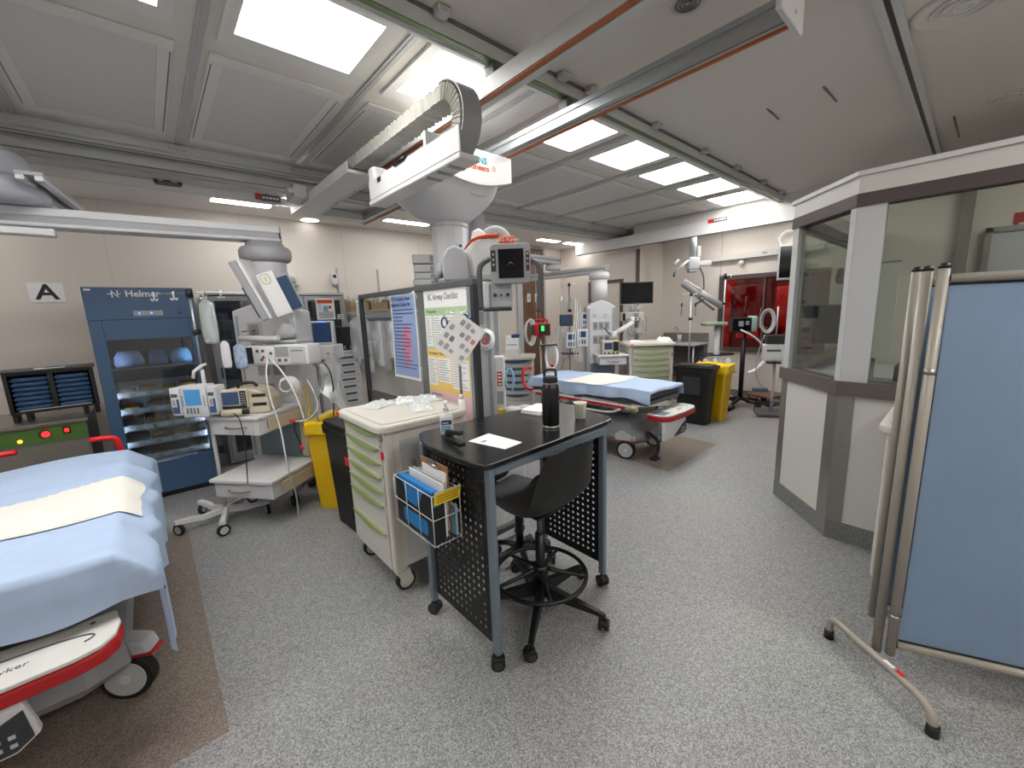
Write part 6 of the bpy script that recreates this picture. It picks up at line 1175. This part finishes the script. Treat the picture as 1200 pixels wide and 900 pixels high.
for (a,c) in (((-.32,2.20),(-.10,2.37)),((-.36,2.30),(-.27,2.385))): MB('white').cyl((a[0],-.1,a[1]),(c[0],-.08,c[1]),.026,.02,n=12).build('lamp_arm',t)
MB('dgrey').cyl((-.35,-.1,2.10),(-.34,-.1,2.18),.018,n=10).build('lamp_joint',t)
p,q=Vector((-.20,-.12,2.02)),Vector((.42,-.25,1.58)); b=MB('lgrey').tube([p,q],.055,12); b.mat('white').tube([p+Vector((.03,-.06,.01)),p.lerp(q,.45)+Vector((0,-.06,.02))],.012,8); b.build('spring_arm',t); MB('grey').tube([p+Vector((0,.06,-.05)),q+Vector((-.1,.06,-.06))],.02,8).build('lower_arm',t); MB('dgrey').tube([(.1,-.2,1.80),(.04,-.22,1.72),(.12,-.22,1.70),(.0,-.22,1.64)],.02,8).build('lamp_handle',t)
MB('wallbeige').box(7.70,.99,2.30,7.7485,3.4,2.42) if False else None
b=MB('offwhite').box(7.66,1.6,2.36,7.7485,3.25,2.46,.004,1); b.mat('grey').box(7.655,2.35,2.40,7.66,2.42,2.43); b.thing('wall_rail','long pale rail along the wall above the red window','wall rail')
t=T('display_monitor','black monitor hung from a curved white arm beside the booth','monitor',at(924,307,6.3),rad(-62)); MB('lgrey').box(-.14,-.03,-.27,.22,.03,.25,.01).build('case',t); MB('darkscreen').box(-.125,-.033,-.235,.205,-.0305,.235).build('panel',t); MB('white').tube(sm([(-.10,.05,.24),(-.14,.06,.36),(-.06,.06,.46),(.05,.06,.47),(.2,.06,.46)],5),.018,8).build('curved_arm',t)
# ================================================================ INSIDE THE BOOTH
t=T('booth_counter','dark counter with black cabinets inside the control booth','counter'); MB('charcoal').box(3.42,-1.6,1.0,3.80,.36,1.03,.004,1).build('worktop',t); MB('black').box(3.46,-1.58,.0,3.78,.30,.999).build('base_cabinet',t)
t=T('printer','black printer on the booth counter behind the front glass','printer',(3.62,.14,1.0315)); MB('black').box(-.14,-.20,0,.14,.17,.16,.015,2).build('case',t); MB('charcoal').box(-.145,-.17,.05,-.1405,.13,.11).build('paper_slot',t)
MB('charcoal').push((3.66,-.20,1.0315)).ball((0,0,.13),(.10,.10,.13)).pop().thing('black_bag','rounded black bag beside the printer in the booth','bag')
t=T('whiteboard','pale board on a stand inside the booth behind the front glass','board',(4.13,.50,0)); MB('pad').box(-.01,-.10,1.16,.01,.11,1.86).build('board',t); MB('grey').box(-.014,-.105,1.861,.014,.115,1.875).build('top_rail',t); MB('dgrey').cyl((.02,0,.002),(.02,0,1.16),.02,n=8).build('stand',t)
t=T('display_monitor','dark monitor inside the booth behind the left glass','monitor',(4.35,.70,1.25),rad(-50)); MB('black').box(-.27,-.02,0,.27,.02,.32,.008).build('case',t); MB('darkscreen').box(-.25,-.0225,.02,.25,-.0205,.30).build('panel',t); MB('black').cyl((0,.03,-.245),(0,.03,.15),.025,n=12).build('stand',t)
t=T('booth_desk','pale desk inside the booth behind the left glass','desk'); MB('lgrey').box(4.22,.10,.97,5.2,.88,1.0,.004,1).build('desktop',t); MB('grey').box(4.9,.15,.0,4.95,.85,.969).box(4.3,.15,.0,4.35,.60,.969).build('leg',t)
u=(B-Cc).normalized(); p=Cc+u*.155-BN[1]*.0335; b=MB('black'); b.text('B',.125,(p.x,p.y,1.755),(u.x,u.y,0),(0,0,1),.002,bold=.007); b.thing('letter_sign','reflection of a letter B modelled as dark reversed lettering on the left booth glass','sign')  # mirror image of a B, set on the glass as solid lettering
b=MB('red').box(5.292,-.33,2.02,5.2985,-.12,2.24); b.mat('offwhite').box(5.29,-.30,2.1,5.292,-.15,2.16); b.thing('wall_sign','red sign on the booth inner wall at the right edge','sign')
MB('brushed').box(5.23,.10,1.6,5.2985,.18,2.5).thing('steel_post','brushed steel strip on the booth inner wall','trim')
# ================================================================ LIGHT AND VIEW
wd=bpy.data.worlds.new('world'); SC.world=wd; wd.use_nodes=True; wd.node_tree.nodes['Background'].inputs[0].default_value=(.9,.95,1,1); wd.node_tree.nodes['Background'].inputs[1].default_value=0.02
M('diffuser').node_tree.nodes['Principled BSDF'].inputs['Emission Strength'].default_value=19
M('slotdiffuser').node_tree.nodes['Principled BSDF'].inputs['Emission Strength'].default_value=21
SC.view_settings.view_transform='Standard'; SC.view_settings.look='None'; SC.view_settings.exposure=0; SC.view_settings.gamma=1; SC.view_settings.use_curve_mapping=False
SC.cycles.use_denoising=True; SC.cycles.max_bounces=8; SC.cycles.transparent_max_bounces=16; SC.cycles.caustics_reflective=False; SC.cycles.caustics_refractive=False
